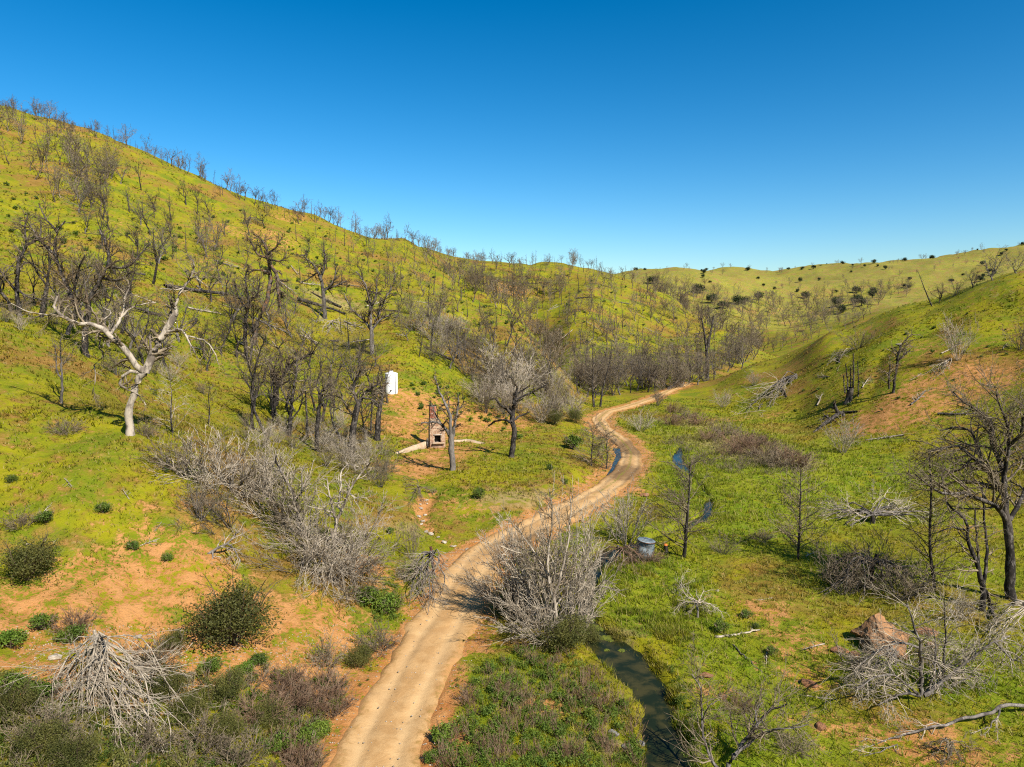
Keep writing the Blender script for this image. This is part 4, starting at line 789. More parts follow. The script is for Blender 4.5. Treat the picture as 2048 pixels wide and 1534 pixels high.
pine_at((1200,814), (1224,704), 'dead_pine', 'dark pine leaning right, one of the pair by the road bend', ('dark', 'twig_dark'), 26, .12, 5, rm=.02, t0=.35)
pine_at((1183,932), (1186,850), 'dead_pine', 'short dense dead pine on the bank inside the road bend', ('dark', 'twig_grey'), 60, .6, 6, rm=.02, t0=.08)
pine_at((1212,938), (1214,866), 'dead_pine', 'smaller dead pine touching the road bend', ('dark', 'twig_grey'), 50, .55, 7, rm=.02, t0=.08)
pine_at((345,866), (340,760), 'young_dead_pine', 'small black dead pine on the crest right of the pale oak', ('dark', 'twig_pale'), 24, .5, 8, rm=.012, t0=.1, up=.06)
pine_at((416,848), (420,770), 'young_dead_pine', 'bent little dead pine with green needles farther along the crest', ('dark', 'twig_grey'), 20, .42, 9, rm=.012, t0=.15, up=.05)
pine_at((1745,1000), (1748,960), 'young_dead_pine', 'pale little snag in the lush grass below the right hill', ('pale', 'twig_pale'), 14, .25, 10)
pine_at((1690,1325), (1660,1262), 'sapling', 'thin dead sapling left of the red rocks on the flat', ('grey', 'twig_grey'), 10, .3, 11, rm=.008)
pine_at((1390,1305), (1388,1268), 'sapling', 'short broken sapling on the creek bank', ('dark', 'twig_grey'), 8, .3, 12, rm=.008)
traced('split_snag', 'tall split snag standing above the far valley wood', (1415,757), [(4,3.4,[(1415,757),(1414,720),(1413,697)]),(3,1.2,[(1413,700),(1409,670),(1403,635)]),(3,1.6,[(1413,700),(1421,668),(1427,632)])], ('dark', 'twig_dark'), d2=1, L2=1.2, d3=3, d4=0, seed=22, rm=.03)
traced('burnt_stump', 'burnt stump with black poles shooting up on the right hill', (1698,804), [(8,6,[(1696,804),(1699,790),(1700,776)]),(1.7,1,[(1696,780),(1694,755),(1691,727)]),(1.7,1,[(1701,780),(1701,760),(1701,735)]),(2,1.2,[(1705,784),(1707,750),(1706,707)]),(1.5,.9,[(1716,800),(1717,760),(1715,722)]),(1.5,1,[(1690,786),(1688,770),(1687,750)])], ('dark', 'twig_dark'), d2=1.1, L2=.8, d3=2, d4=0, seed=23, rm=.022, cat='stump')
traced('two_stemmed_tree', 'thin black tree bending right, a straight pole beside it', (1786,786), [(3,2.2,[(1786,786),(1790,755),(1794,730)]),(2.4,1,[(1794,732),(1800,696),(1813,679),(1826,668)]),(2,1,[(1796,722),(1806,712),(1820,700)]),(2,1.2,[(1778,778),(1778,750),(1781,728)])], ('dark', 'twig_grey'), d2=2.4, L2=2, d3=5, d4=2, seed=24, rm=.02)
traced('black_fallen_log', 'black crooked fallen log with an upright stub on the right hill', (1674,838), [(5,3,[(1691,838,0),(1682,826,0),(1674,828,0)]),(4.5,1.4,[(1676,828,0),(1665,836,-.6),(1643,852,-1.6),(1626,866,-2.6)]),(4,3,[(1675,828,0),(1672,818,0),(1668,806,0)]),(3,1,[(1660,838,-.6),(1650,832,0),(1645,838,0)])], ('dark', 'twig_dark'), d2=1.5, L2=.8, d3=3, d4=0, seed=25, rm=.02, cat='log', flare=1.0, up=-.02)
traced('bottom_dead_tree', 'grey dead tree with two curved limbs at the bottom edge', (1452,1540), [(6,5,[(1448,1560),(1458,1530),(1468,1511)]),(5,1.6,[(1467,1514),(1500,1470),(1530,1430),(1570,1408)]),(3.6,1.2,[(1470,1508),(1510,1478),(1560,1457),(1620,1450)]),(4,1.4,[(1450,1556),(1425,1520),(1408,1480),(1404,1430),(1398,1372),(1384,1348)]),(1.8,.8,[(1515,1452),(1512,1425),(1525,1400)]),(1.8,.8,[(1404,1440),(1420,1410),(1440,1400)])], ('grey', 'twig_grey'), d2=3, L2=1.4, d3=6, L3=.6, gnarl=.22, seed=26, rm=.008)
traced('spreading_dead_willow', 'dead willow fanning drooping pale twigs on the right flat', (1842,1396), [(5,4,[(1842,1396),(1842,1360),(1842,1324)]),(4,1.2,[(1842,1326),(1839,1286),(1826,1244),(1813,1204)]),(3.2,1,[(1846,1388),(1884,1359),(1890,1313),(1890,1248),(1888,1205)]),(3.6,1.2,[(1850,1390),(1897,1353),(1955,1308),(1988,1284),(2021,1273)]),(3.4,1,[(1848,1392),(1899,1375),(1944,1353),(1966,1350)]),(3,1,[(1839,1392,-.2),(1800,1388,-.8),(1755,1410,-1.4)]),(3,1,[(1836,1388,-.2),(1800,1357,-.9),(1755,1353,-1.6),(1711,1378,-2.2)]),(3,1,[(1838,1296,0),(1800,1284,-.5),(1755,1302,-1),(1712,1338,-1.4)]),(2.6,1,[(1860,1380),(1872,1320),(1868,1260)]),(2.6,1,[(1838,1340,0),(1790,1320,.2),(1740,1340,.3)]),(2.4,1,[(1990,1284,0),(2030,1320,-.4),(2050,1300,-.6)])],
 ('grey', 'twig_pale'), d2=3.4, L2=1.7, d3=5, L3=.6, d4=2, gnarl=.12, up=-.13, rm=.0095, seed=27)
traced('fallen_pale_trunk', 'long fallen trunk lying across the bottom right corner', (1880,1462), [(4.5,3,[(2075,1398,1.4),(2020,1410,1),(1960,1430,.6),(1900,1446,.2)]),(3,1,[(1905,1445,.2),(1850,1458,-.2),(1790,1476,-.5),(1735,1497,-.9)]),(2,.8,[(1820,1466),(1770,1500,-1.2),(1715,1518,-1.5)]),(1.8,.7,[(1780,1480),(1740,1480),(1700,1490)]),(2,1,[(2000,1418,.8),(1990,1440,.2),(1970,1460,-.2)])], ('grey', 'twig_pale'), d2=2.2, L2=.9, d3=4, d4=2, gnarl=.12, up=-.05, rm=.009, seed=28, cat='fallen tree', flare=1.0, ang=30)
traced('thicket_log', 'dark fallen limb at the lower left of the grey thicket', (430,1112), [(3.4,2.6,[(383,1137,-.8),(404,1116,-.3),(422,1104,0)]),(3,1.8,[(420,1105,0),(459,1083,.4),(477,1064,.6)]),(2,1,[(455,1085,.4),(470,1100,0),(480,1125,-.4)]),(2,1,[(425,1103,0),(425,1120,-.4),(420,1140,-.8)])], ('grey', 'twig_pale'), d2=3, L2=.9, d3=5, d4=2, up=-.06, rm=.010, seed=29, cat='log', flare=1.0)
# fans of branches lying on the ground
def fan(name, label, base, ends, mats, lift, r0, seed, nsub=9, rm=.01, stub=None, L2=.4, d3=3, per=2):
    rng = np.random.default_rng(seed + 700); b = ground(*base)[0]; P = []
    for (ex_, ey_) in ends:
        for q in range(per):
            e = ground(ex_ + rng.normal() * 7, ey_ + rng.normal() * 7)[0] - b; l = np.linalg.norm(e)
            s0 = np.array([0, 0, lift]) + rng.normal(size=3) * .08
            m1 = e * .35 + np.array([0, 0, lift * (.95 + .25 * rng.random())]) + rng.normal(size=3) * .06 * l; m2 = e * .72 + np.array([0, 0, lift * (.45 + .3 * rng.random())]) + rng.normal(size=3) * .06 * l
            P.append(poly([s0, m1, m2, e + np.array([0, 0, .12 + .2 * rng.random()])], 10, rng, .012))
    P = np.array(P); R = np.linspace(1, .3, 10)[None] * r0 * rng.uniform(.45, 1.1, len(P))[:, None]
    C2, R2 = grow(P, R, nsub, .25, 1, 30, L2, .12, -.03, 6, rng, .6, rm); C3, R3 = grow(C2, R2, d3, .2, 1, 34, .45, .12, -.02, 4, rng, .65, rm * .8); C4, R4 = grow(C3, R3, 2, .2, 1, 36, .5, .12, -.02, 3, rng, .7, rm * .7)
    o = thing(name, label, 'dead brush', b); obj('branches', mesh(name, *tubes(P, R, 6), mats[0]), o); obj('twigs', mesh(name + '_twigs', *join([tubes(C2, R2, 3), tubes(C3, R3, 3), tubes(C4, R4, 3)]), mats[1]), o)
    st = poly([(0, 0, -.2), (0, .02, lift * .6), stub or (-.15, .1, lift * 1.25)], 6)[None]
    obj('stump', mesh(name + '_stump', *tubes(st, np.linspace(r0 * 2.2, r0 * 1.8, 6)[None] * (1 + .1 * rng.normal(size=(1, 6))), 9), mats[2] if len(mats) > 2 else mats[0]), o)
fan('uprooted_brush', 'large uprooted dead bush, pale branches fanned down the bank', (196,1322), [(103,1392),(120,1426),(150,1440),(171,1455),(202,1470),(232,1470),(260,1480),(297,1470),(321,1490),(342,1522),(403,1440),(328,1350),(359,1395),(290,1400),(130,1480),(180,1500),(240,1510)], ('twig_pale', 'twig_pale', 'pale'), 1.0, .05, 1, 8)
fan('upturned_brush', 'upturned dead bush with red broken stump at the road edge', (866,1150), [(815,1170),(822,1195),(835,1215),(855,1222),(872,1216),(888,1196),(896,1160),(812,1145),(840,1190),(862,1205)], ('grey', 'twig_pale', 'rust'), 1.5, .05, 2, 8)
fan('fallen_tree', 'fallen dead tree with grey bleached twigs on the lush flat', (1745,1046), [(1650,1035),(1630,1020),(1670,1010),(1700,1022),(1690,1045),(1720,1018),(1800,1030),(1830,1022),(1860,1035),(1790,1015),(1660,1050)], ('grey', 'twig_pale', 'dark'), .7, .09, 3, 8, .015)
fan('fallen_tree', 'bleached fallen tree lying down the foot of the right hill', (1592,758), [(1539,786),(1525,795),(1508,812),(1500,825),(1530,810),(1545,800),(1570,775)], ('grey', 'twig_pale', 'grey'), .8, .12, 4, 7, .03)
fan('half_fallen_tree', 'half fallen grey tree heaped beside the brown boulder', (1742,1172), [(1640,1165),(1650,1150),(1665,1180),(1690,1140),(1700,1190),(1720,1200),(1680,1165),(1790,1170),(1815,1185),(1780,1200),(1840,1200),(1860,1180),(1720,1130),(1650,1185)], ('grey', 'twig_grey', 'dark'), 1.6, .07, 5, 9, .012, (.35, .1, 2.0), per=2)
fan('fallen_branch', 'dead branch pile drooping over the left of the boulder foot', (1790,1330), [(1700,1350),(1690,1370),(1710,1390),(1740,1400),(1690,1330),(1730,1320),(1760,1380)], ('grey', 'twig_pale', 'grey'), .7, .03, 6, 7, .009)
fan('bleached_brush', 'small bleached dead bush by the creek grass', (1395,1235), [(1340,1200),(1350,1225),(1370,1240),(1420,1225),(1440,1235),(1360,1190),(1410,1200)], ('twig_pale', 'twig_pale', 'grey'), .8, .03, 7, 6, .009)
fan('fallen_branch', 'pale fallen spray of twigs below the bush on the right hill', (1900,722), [(1880,735),(1870,745),(1862,750),(1875,752)], ('twig_pale', 'twig_pale', 'grey'), .3, .05, 8, 6, .025)
fan('fallen_branch', 'pale fallen spray below the dark fan bush on the right hill', (1705,700), [(1675,715),(1665,722),(1660,728),(1680,722)], ('twig_pale', 'twig_pale', 'grey'), .3, .05, 9, 6, .025)
fan('brush_heap', 'low dead brush heap where the gully meets the bench', (838,985), [(810,980),(820,995),(850,990),(865,985),(835,1000),(815,970)], ('twig_dark', 'twig_grey', 'grey'), .5, .04, 10, 7, .012)
fan('brush_heap', 'brown dead brush heap below the blue steel drum', (1240,1120), [(1190,1125),(1205,1140),(1230,1150),(1265,1148),(1290,1140),(1200,1115),(1275,1130)], ('twig_brown', 'twig_brown', 'grey'), .8, .04, 11, 8, .011)
fan('fallen_branch', 'dead branch heap in the bottom right corner', (1900,1510), [(1860,1500),(1870,1525),(1930,1520),(1950,1505),(1890,1535)], ('twig_grey', 'twig_grey', 'grey'), .5, .03, 12, 7, .009)
fan('fallen_branch', 'grey bleached heap under the bare oak beside the charred log', (665,650), [(640,655),(655,668),(680,672),(700,660),(690,650)], ('twig_pale', 'twig_pale', 'grey'), .8, .08, 13, 6, .03)
fan('fallen_branch', 'dead branch pile on the upper left slope below the skyline', (500,440), [(485,445),(495,452),(515,455),(520,448)], ('twig_grey', 'twig_grey', 'grey'), .8, .1, 14, 6, .05)
def log(name, label, pts, r, mat, seed):
    rng = np.random.default_rng(seed); G = ground([p[0] for p in pts], [p[1] for p in pts]); G[:, 2] += r * .7; b = G[0].copy(); P = poly(G - b, 12, rng, .03)[None]
    V, F = tubes(P, np.linspace(r, r * .65, 12)[None], 9); o = tag(obj(name, None, None, b), label, 'log'); obj('trunk', mesh(name, V, F, mat), o)
    C, R = grow(P, np.full((1, 12), r * .5), 5, .2, .95, 60, .12, .1, .1, 4, rng, .5, .04); obj('branch_stub', mesh(name + '_stub', *tubes(C, R, 5), mat), o)
log('charred_log', 'long charred log lying across the slope behind the pale oak', [(330,575),(385,583),(455,591)], .38, 'dark', 1)
log('charred_log', 'charred log lying beside the bare oak on the open slope', [(594,600),(640,613),(690,630)], .38, 'dark', 2)
log('pale_log', 'pale thin log lying on the yellow flat near the creek', [(1430,1275),(1470,1270),(1520,1262)], .06, 'pale', 3)
log('thin_log', 'thin dead stem lying on the grass near the red rocks', [(1465,1290),(1500,1325),(1535,1355)], .04, 'grey', 4)

# ------------------------------------------------------------------ brush and shrubs placed one by one
def put(pool, nat, px, py, h, name, label, cat='shrub', rot=None, sx=1.0, tilt=None, group=None, i=None):
    g = ground(px, py)[0]; s = h / nat; i = (int(px * 7 + py * 3) if i is None else i) % len(pool)
    return place(pool[i], name, label, cat, g, (px * .37) % 6.28 if rot is None else rot, (s * sx, s * sx, s), group, tilt=tilt)
put(BRUSH_P, 4.5, 1916, 720, 6.2, 'upright_brush', 'tall pale upright bush high on the right hill', sx=.72, i=0)
put(BRUSH_G, 4.5, 1716, 698, 4.2, 'fan_brush', 'dark based fan shaped bush near the right hill crest', sx=1.15, i=2)
put(BRUSH_P, 4.5, 1685, 906, 4.4, 'round_brush', 'round pale bush on the flat at the right hill foot', sx=.9, i=1)
put(BRUSH_P, 4.5, 1252, 1092, 4.3, 'upright_brush', 'pale upright willow bush growing over the creek by the drum', sx=.9, i=1)
put(BRUSH_G, 4.5, 1445, 1108, 1.6, 'brush', 'small tan bush right of the dead pine on the flat')
put(SH_GRY, 1.3, 1525, 1080, .9, 'brush', 'low grey dome bush left of the lone slender pine', sx=1.4)
put(BRUSH_P, 4.5, 1445, 815, 3.6, 'brush', 'pale bush at the lower left foot of the right hill', i=2)
put(BRUSH_P, 4.5, 1508, 770, 3.0, 'brush', 'pale bush on the lower right hill beside the fallen tree')
put(BRUSH_G, 4.5, 1315, 812, 3.6, 'brush', 'grey bush right of the road where it straightens', i=0)
put(BRUSH_P, 4.5, 1280, 862, 3.0, 'brush', 'low pale bush in the grass right of the road bend', sx=1.3, i=2)
put(BRUSH_G, 4.5, 2040, 700, 4.5, 'brush', 'grey bush at the right edge on the upper right hill')
for k_, (px, py, h, sx, tl) in enumerate([(1065,1255,5.4,.75,(.15,-.3)),(1112,1265,6.8,.58,(0,.0)),(1145,1245,6.4,.58,(0,.12)),(1085,1225,5.6,.7,(.1,-.2)),(1035,1230,3.8,.9,(0,-.5)),(1160,1270,4.2,.75,(.2,.35)),(1085,1280,3.8,.9,(.5,-.25))]):
    put(BRUSH_P, 4.5, px, py, h, 'thicket_bush', ['pale bare bush leaning over the road from the roadside thicket','tall pale central bush of the roadside thicket','pale bare right hand tall bush of the roadside thicket','pale bush at the back of the roadside thicket','pale bush bent low toward the road in the thicket','pale bush leaning right to the creek in the thicket','pale bush leaning forward at the thicket front'][k_], sx=sx, tilt=tl)
traced('thicket_tree', 'pale stemmed dead tree inside the roadside thicket', (1118,1275), [(5,4,[(1118,1275),(1112,1230),(1106,1190)]),(3.6,1.2,[(1106,1192),(1090,1140),(1060,1090),(1030,1050)]),(3.4,1.2,[(1108,1200),(1125,1130),(1140,1050),(1142,990)]),(3,1,[(1110,1225),(1080,1215),(1055,1240),(1030,1275)]),(3,1,[(1104,1190),(1095,1120),(1105,1040),(1098,980)]),(3,1,[(1114,1240),(1085,1260),(1070,1300)]),(2.6,1,[(1112,1210),(1160,1150),(1180,1100)])], ('pale', 'twig_grey'), d2=3, L2=1.2, d3=6, L3=.6, d4=3, gnarl=.16, seed=31, rm=.0095)
put(SH_OLV, 2.0, 1040, 1228, 2.2, 'dark_shrub', 'dark leafy shrub in the shade under the roadside thicket', sx=1.1)
put(SH_OLV, 2.0, 1128, 1300, 2.0, 'dark_shrub', 'dark green shrub at the front foot of the roadside thicket', sx=1.2)
put(SH_OLV, 2.0, 1175, 1290, 1.4, 'dark_shrub', 'olive shrub between the roadside thicket and creek water')
TH = [(385,960,2.6,'left outer'),(425,975,3.0,'upper left'),(470,990,3.0,'upper middle'),(520,1000,3.2,'middle'),(455,1055,2.4,'lower left'),(560,1050,3.4,'central'),(610,1070,3.2,'central right'),(640,1110,2.8,'right'),(600,1140,2.2,'lower middle'),(655,1165,2.6,'lower right'),(700,1150,2.6,'far right lower'),(725,1090,2.4,'far right'),(400,1040,1.8,'low left'),(560,970,2.4,'back'),(690,1185,1.8,'bottom')]
for k_, (px, py, h, w) in enumerate(TH):
    put([BRUSH_G, BRUSH_P][k_ % 2], 4.5, px, py, h * 1.3, 'thicket_bush', 'bare %s bush at the %s of the hillside thicket' % (['grey', 'pale'][k_ % 2], w), sx=1.25, tilt=(.35 * math.sin(k_ * 2.1) + .2, .4 * math.cos(k_ * 1.7)), i=k_)
fan('drooping_brush', 'pale dead brush drooping down the bank below the white trunk', (668,1120), [(600,1180),(620,1200),(645,1195),(670,1215),(690,1205),(715,1195),(735,1170),(760,1140),(600,1150),(770,1105),(640,1170),(700,1170)], ('twig_pale', 'twig_pale', 'pale'), 1.5, .04, 15, 9, .010, per=2)
GS = [(SH_OLV,2.0,470,1290,3.4,1.02,'large_shrub','large dense olive green shrub on the bare bank'),(SH_OLV,2.0,55,1160,2.2,1.1,'large_shrub','olive twiggy shrub at the left edge above the bank'),
 (SH_GRN,.7,90,1258,.8,1,'green_shrub','round green shrub left of the brown dry brush on the bank'),(SH_GRN,.7,140,1285,.8,1,'green_shrub','green shrub below the brown dry brush on the bank'),(SH_BRN,1.3,150,1262,1.2,1,'dry_brush','brown dry brush between two green shrubs on the bank'),
 (SH_BRT,.6,22,1295,.8,1,'green_shrub','bright green shrub at the left edge of the bare bank'),(SH_OLV,2.0,350,1300,1.1,.85,'green_shrub','dense small shrub just left below the large olive shrub'),(SH_GRY,1.3,305,1335,1.5,1.2,'dry_brush','grey dry brush above the uprooted bush'),
 (SH_OLV,2.0,722,1335,1.35,.9,'green_shrub','dark olive shrub at the road edge, left verge'),(SH_GRY,1.3,757,1298,1.4,1,'dry_brush','dark grey dry brush on the left road verge'),(SH_GRY,1.3,652,1330,1.5,.8,'dry_brush','grey dry brush on bare soil left of the verge shrub'),
 (SH_BRT,.6,735,1205,1.0,1,'green_shrub','bright green shrub under the drooping pale brush'),(SH_BRT,.6,775,1222,1.1,1.0,'green_shrub','bright green shrub nearest the upturned bush'),(SH_BRN,1.3,785,1222,1.2,.8,'dry_brush','brown dry brush beside the bright green verge shrub'),
 (SH_GRN,.7,206,1025,.65,1,'green_shrub','small round green shrub on the grassy left slope'),(SH_GRN,.7,93,1044,.7,1.1,'green_shrub','dark green shrub on the left slope near the edge'),(SH_GRY,1.3,42,1055,1.1,1,'dry_brush','low grey brush near the left edge of the slope'),
 (SH_GRN,.7,335,1122,.5,.8,'green_shrub','tiny green shrub at the top of the bare soil strip'),(SH_GRN,.7,266,1098,.5,1,'green_shrub','low green tuft above the bare soil strip'),(SH_GRY,1.3,135,868,1.3,1,'dry_brush','round grey green brush left of the pale forked oak'),(SH_GRY,1.3,292,872,1.3,.9,'dry_brush','brown grey brush against the pale forked trunk'),
 (SH_GRN,.7,332,945,.4,.8,'green_shrub','tiny dark shrub on the slope below the pale oak'),(SH_GRN,.7,22,965,.5,1,'green_shrub','small dark shrub by the left edge of the slope'),(SH_GRN,.7,958,998,1.1,.7,'green_shrub','upright dark green shrub on the bench face'),(SH_GRN,.7,1100,940,.7,.8,'green_shrub','round green shrub on the bench right slope'),
 (SH_GRN,.7,1130,968,.6,.8,'green_shrub','small green ball shrub above the road verge'),(SH_BRT,.6,1143,897,1.9,.8,'green_shrub','bright green bush left of the dense dead pine'),(SH_OLV,2.0,1108,850,2.6,.9,'green_shrub','olive bush at the foot of the hill left of the road bend'),(SH_OLV,2.0,1152,846,2.6,.8,'green_shrub','olive bush touching the road before the bend'),
 (SH_GRN,.7,1491,1236,.5,1.2,'green_shrub','dark green flat shrub on the yellow flat'),(SH_GRN,.7,1511,1257,.35,1,'green_shrub','smaller green shrub just right of the flat one'),(SH_GRN,.7,1440,1265,.7,1,'green_shrub','green clump beside the bleached creek bush'),(SH_GRN,.7,1542,1310,.5,1,'green_shrub','sparse green shrub below the pale gravel patch'),
 (SH_GRN,.7,780,1068,.55,.9,'green_shrub','small green shrub right of the grey thicket'),(BRUSH_G,4.5,826,1120,3.0,.45,'dry_brush','narrow grey upright brush above the upturned bush'),(BRUSH_G,4.5,812,1160,1.6,.8,'dry_brush','grey brush behind the upturned bush'),(SH_BRT,.6,885,1480,.75,.9,'green_shrub','bright green clump at the right road edge'),(SH_BRT,.6,862,1522,.45,.9,'green_shrub','low bright clump at the bottom right road edge')]
for (pool, nat, px, py, h, sx, nm, lb) in GS: put(pool, nat, px, py, h, nm, lb, sx=sx)
BB = [(1400,850),(1372,838),(1480,895),(1520,912),(1500,885),(1545,932),(1450,872),(1572,918),(1350,825),(1420,880),(1590,935),(1460,910),(1530,890),(1340,850)]
for k_, (px, py) in enumerate(sorted(BB)): put([SH_BRN, SH_BRN, SH_GRY][k_ % 3], 1.3, px, py, 2.2 + .5 * math.sin(k_ * 3), 'marsh_brush', 'low brown brush in the marshy valley middle, ' + ordw(k_ + 1) + ' from the left', sx=1.2, group='brown brush in the valley middle')

BL = [(SH_OLV,2.0,30,1440,1.3),(SH_OLV,2.0,75,1510,1.2),(SH_OLV,2.0,330,1400,1.3),(SH_OLV,2.0,380,1440,1.2),(SH_OLV,2.0,450,1400,1.4),(SH_OLV,2.0,455,1480,1.2),(SH_GRN,.7,520,1330,.6),(SH_BRT,.6,490,1345,.5),(SH_BRN,1.3,590,1410,1.3),(SH_BRN,1.3,640,1395,1.4),(SH_BRN,1.3,560,1380,1.2),(SH_BRN,1.3,520,1440,1.3),(SH_GRY,1.3,400,1500,1.4),(SH_GRY,1.3,470,1530,1.3),(SH_GRY,1.3,290,1500,1.2),(SH_BRT,.6,610,1490,.7),(SH_BRT,.6,640,1470,.6),(SH_BRT,.6,560,1500,.7),(SH_GRN,.7,20,1390,.9),(SH_GRN,.7,90,1400,.8),(SH_OLV,2.0,150,1540,1.2),(SH_BRN,1.3,600,1540,1.2),(SH_OLV,2.0,540,1450,1.1),(SH_BRN,1.3,670,1420,1.1),(SH_GRY,1.3,90,1470,1.1),(SH_GRN,.7,420,1345,.7)]
KN = {id(SH_OLV): ('olive', 'leafy'), id(SH_GRN): ('green', 'leafy'), id(SH_BRT): ('bright green', 'leafy'), id(SH_BRN): ('brown', 'dry twiggy'), id(SH_GRY): ('grey', 'dry twiggy')}; cnt = {}
for (pool, nat, px, py, h) in sorted(BL, key=lambda b: b[2]):
    k_ = KN[id(pool)]; cnt[k_] = cnt.get(k_, 0) + 1
    put(pool, nat, px, py, h, 'bank_shrub', '%s %s shrub on the bottom left bank, %s of its colour from the left' % (k_[0], k_[1], ordw(cnt[k_])), sx=1.1, group='shrubs on the bottom left bank')

put(SH_GRY, 1.3, 1278, 1122, 1.1, 'dry_brush', 'low grey brush in front of the steel drum', sx=1.2)
put(SH_BRN, 1.3, 1304, 1122, .9, 'dry_brush', 'low brown brush right of the steel drum foot', sx=1.2)

put(BRUSH_G, 4.5, 1690, 1190, 3.0, 'heaped_brush', 'dense grey brush at the left of the half fallen tree', sx=1.3, tilt=(.2, -.5))
put(BRUSH_G, 4.5, 1800, 1200, 2.8, 'heaped_brush', 'dense grey brush behind the boulder top', sx=1.3, tilt=(.1, .4))
put(BRUSH_G, 4.5, 1735, 1175, 3.2, 'heaped_brush', 'dense grey brush at the back of the half fallen tree', sx=1.2, tilt=(-.2, -.2))
put(SH_GRY, 1.3, 1722, 1338, .9, 'dry_brush', 'grey dry brush between red rocks and the drooping willow', sx=1.2)
put(SH_GRY, 1.3, 1585, 1500, .8, 'dry_brush', 'grey dry brush right of the bottom dead tree', sx=1.3)
put(BRUSH_P, 4.5, 1920, 1240, 1.6, 'dry_brush', 'pale dry brush in front of the charred several stemmed oak', sx=1.4)
put(SH_BRN, 1.3, 1480, 1420, .8, 'dry_brush', 'brown dry brush above the bottom dead tree', sx=1.2)
put(BRUSH_G, 4.5, 1880, 1330, 1.8, 'dry_brush', 'grey brush behind the drooping willow', sx=1.3)
fan('fallen_branch', 'pale dead spray of twigs at the right picture edge', (2052, 1262), [(1990,1262),(1975,1280),(1990,1300),(2020,1320),(2045,1330),(1965,1250),(2000,1240)], ('twig_pale', 'twig_pale', 'pale'), 1.2, .035, 21, 7, .009)

# ------------------------------------------------------------------ ruin: chimney, walls, post; tank and drum
import bmesh
def box(x0, x1, y0, y1, z0, z1):
    V = np.array([(x0,y0,z0),(x1,y0,z0),(x1,y1,z0),(x0,y1,z0),(x0,y0,z1),(x1,y0,z1),(x1,y1,z1),(x0,y1,z1)], float)
    return V, np.array([(0,3,2,1),(4,5,6,7),(0,1,5,4),(1,2,6,5),(2,3,7,6),(3,0,4,7)])
def lathe(prof, k=32):
    p = np.array(prof, float); th = np.arange(k) * 2 * math.pi / k
    V = np.stack([p[:, None, 0] * np.cos(th), p[:, None, 0] * np.sin(th), np.repeat(p[:, 1:2], k, 1)], -1).reshape(-1, 3)
    return V, grid_faces(len(p), k, True)
def bricks(z0, z1, ext, rng, skip=None, ch=.078, bl=.225):
    """courses of bricks round a rectangle; ext(z) -> x0,x1,y0,y1"""
    out = []; z = z0; k = 0
    while z + ch <= z1 + 1e-6:
        x0, x1, y0, y1 = ext(z + ch / 2); off = (k % 2) * bl / 2
        for side in range(4):
            a0, a1 = (x0, x1) if side < 2 else (y0 + .1, y1 - .1); t = a0 - off
            while t < a1:
                s, e = max(t, a0) + .006, min(t + bl, a1) - .006
                if e - s > .04:
                    j = rng.normal() * .006; hh = ch - .012 + rng.normal() * .002
                    if side == 0: b = (s, e, y0 - j, y0 + .1, z, z + hh)
                    elif side == 1: b = (s, e, y1 - .1, y1 + j, z, z + hh)
                    elif side == 2: b = (x0 - j, x0 + .1, s, e, z, z + hh)
                    else: b = (x1 - .1, x1 + j, s, e, z, z + hh)
                    if not (skip and side == 0 and skip((s + e) / 2, z + ch / 2)) and rng.random() > .012: out.append(box(*b))
                t += bl
        z += ch; k += 1
    return join(out)
rng = np.random.default_rng(5)
cb = ground(866, 896)[0]; chim = thing('brick_chimney', 'ruined brick chimney with stepped fireplace on the cleared bench', 'chimney', cb, rotz=.30)
def ext_b(z): return (-.35, 1.45, 0, .95)
def ext_s(z):
    t = np.clip((z - 2.2) / 1.25, 0, 1); return (-.35 + .05 * t, 1.45 - .98 * t, .05 * t, .95 - .2 * t)
def ext_t(z): return (-.30, .42, .08, .72)
hole = lambda x, z: .15 < x < .95 and .62 < z < 1.45
FB = bo = obj('fireplace_body', mesh('fireplace_body', *bricks(-.3, 2.2, ext_b, rng, hole), 'buffbrick', False), chim); bo['kind'] = 'stuff'
so_ = obj('shoulder', mesh('shoulder', *bricks(2.2, 3.45, ext_s, rng), 'buffbrick', False), chim); so_['kind'] = 'stuff'
ST_ = to_ = obj('stack', mesh('stack', *bricks(3.45, 4.85, ext_t, rng), 'brick', False), chim); to_['kind'] = 'stuff'
obj('mortar_core', mesh('mortar_core', *join([box(-.33, .14, .02, .93, -.3, 2.2), box(.96, 1.43, .02, .93, -.3, 2.2), box(.14, .96, .02, .93, -.3, .60), box(.14, .96, .02, .93, 1.47, 2.2), box(.14, .96, .62, .93, .60, 1.47),
   box(-.28, .40, .10, .70, 2.2, 4.83)] + [box(*(lambda e: (e[0] + .02, e[1] - .02, e[2] + .02, e[3] - .02))(ext_s(z + .04)), z, z + .078) for z in np.arange(2.2, 3.4, .078)]), 'mortar', False), chim)
obj('firebox', mesh('firebox', *join([box(.145, .16, .12, .615, .61, 1.46), box(.94, .955, .12, .615, .61, 1.46), box(.16, .94, .60, .615, .61, 1.46), box(.16, .94, .12, .60, 1.44, 1.46)]), 'soot', False), FB)
obj('hearth_slab', mesh('hearth_slab', *box(-.1, 1.3, -.32, .02, .50, .60), 'concrete', False), FB)
obj('lintel', mesh('lintel', *box(.05, 1.05, -.05, .02, 1.45, 1.56), 'mortar', False), FB)
obj('cap', mesh('cap', *join([box(-.36, .48, .02, .78, 4.86, 4.93)]), 'soot', False), ST_)
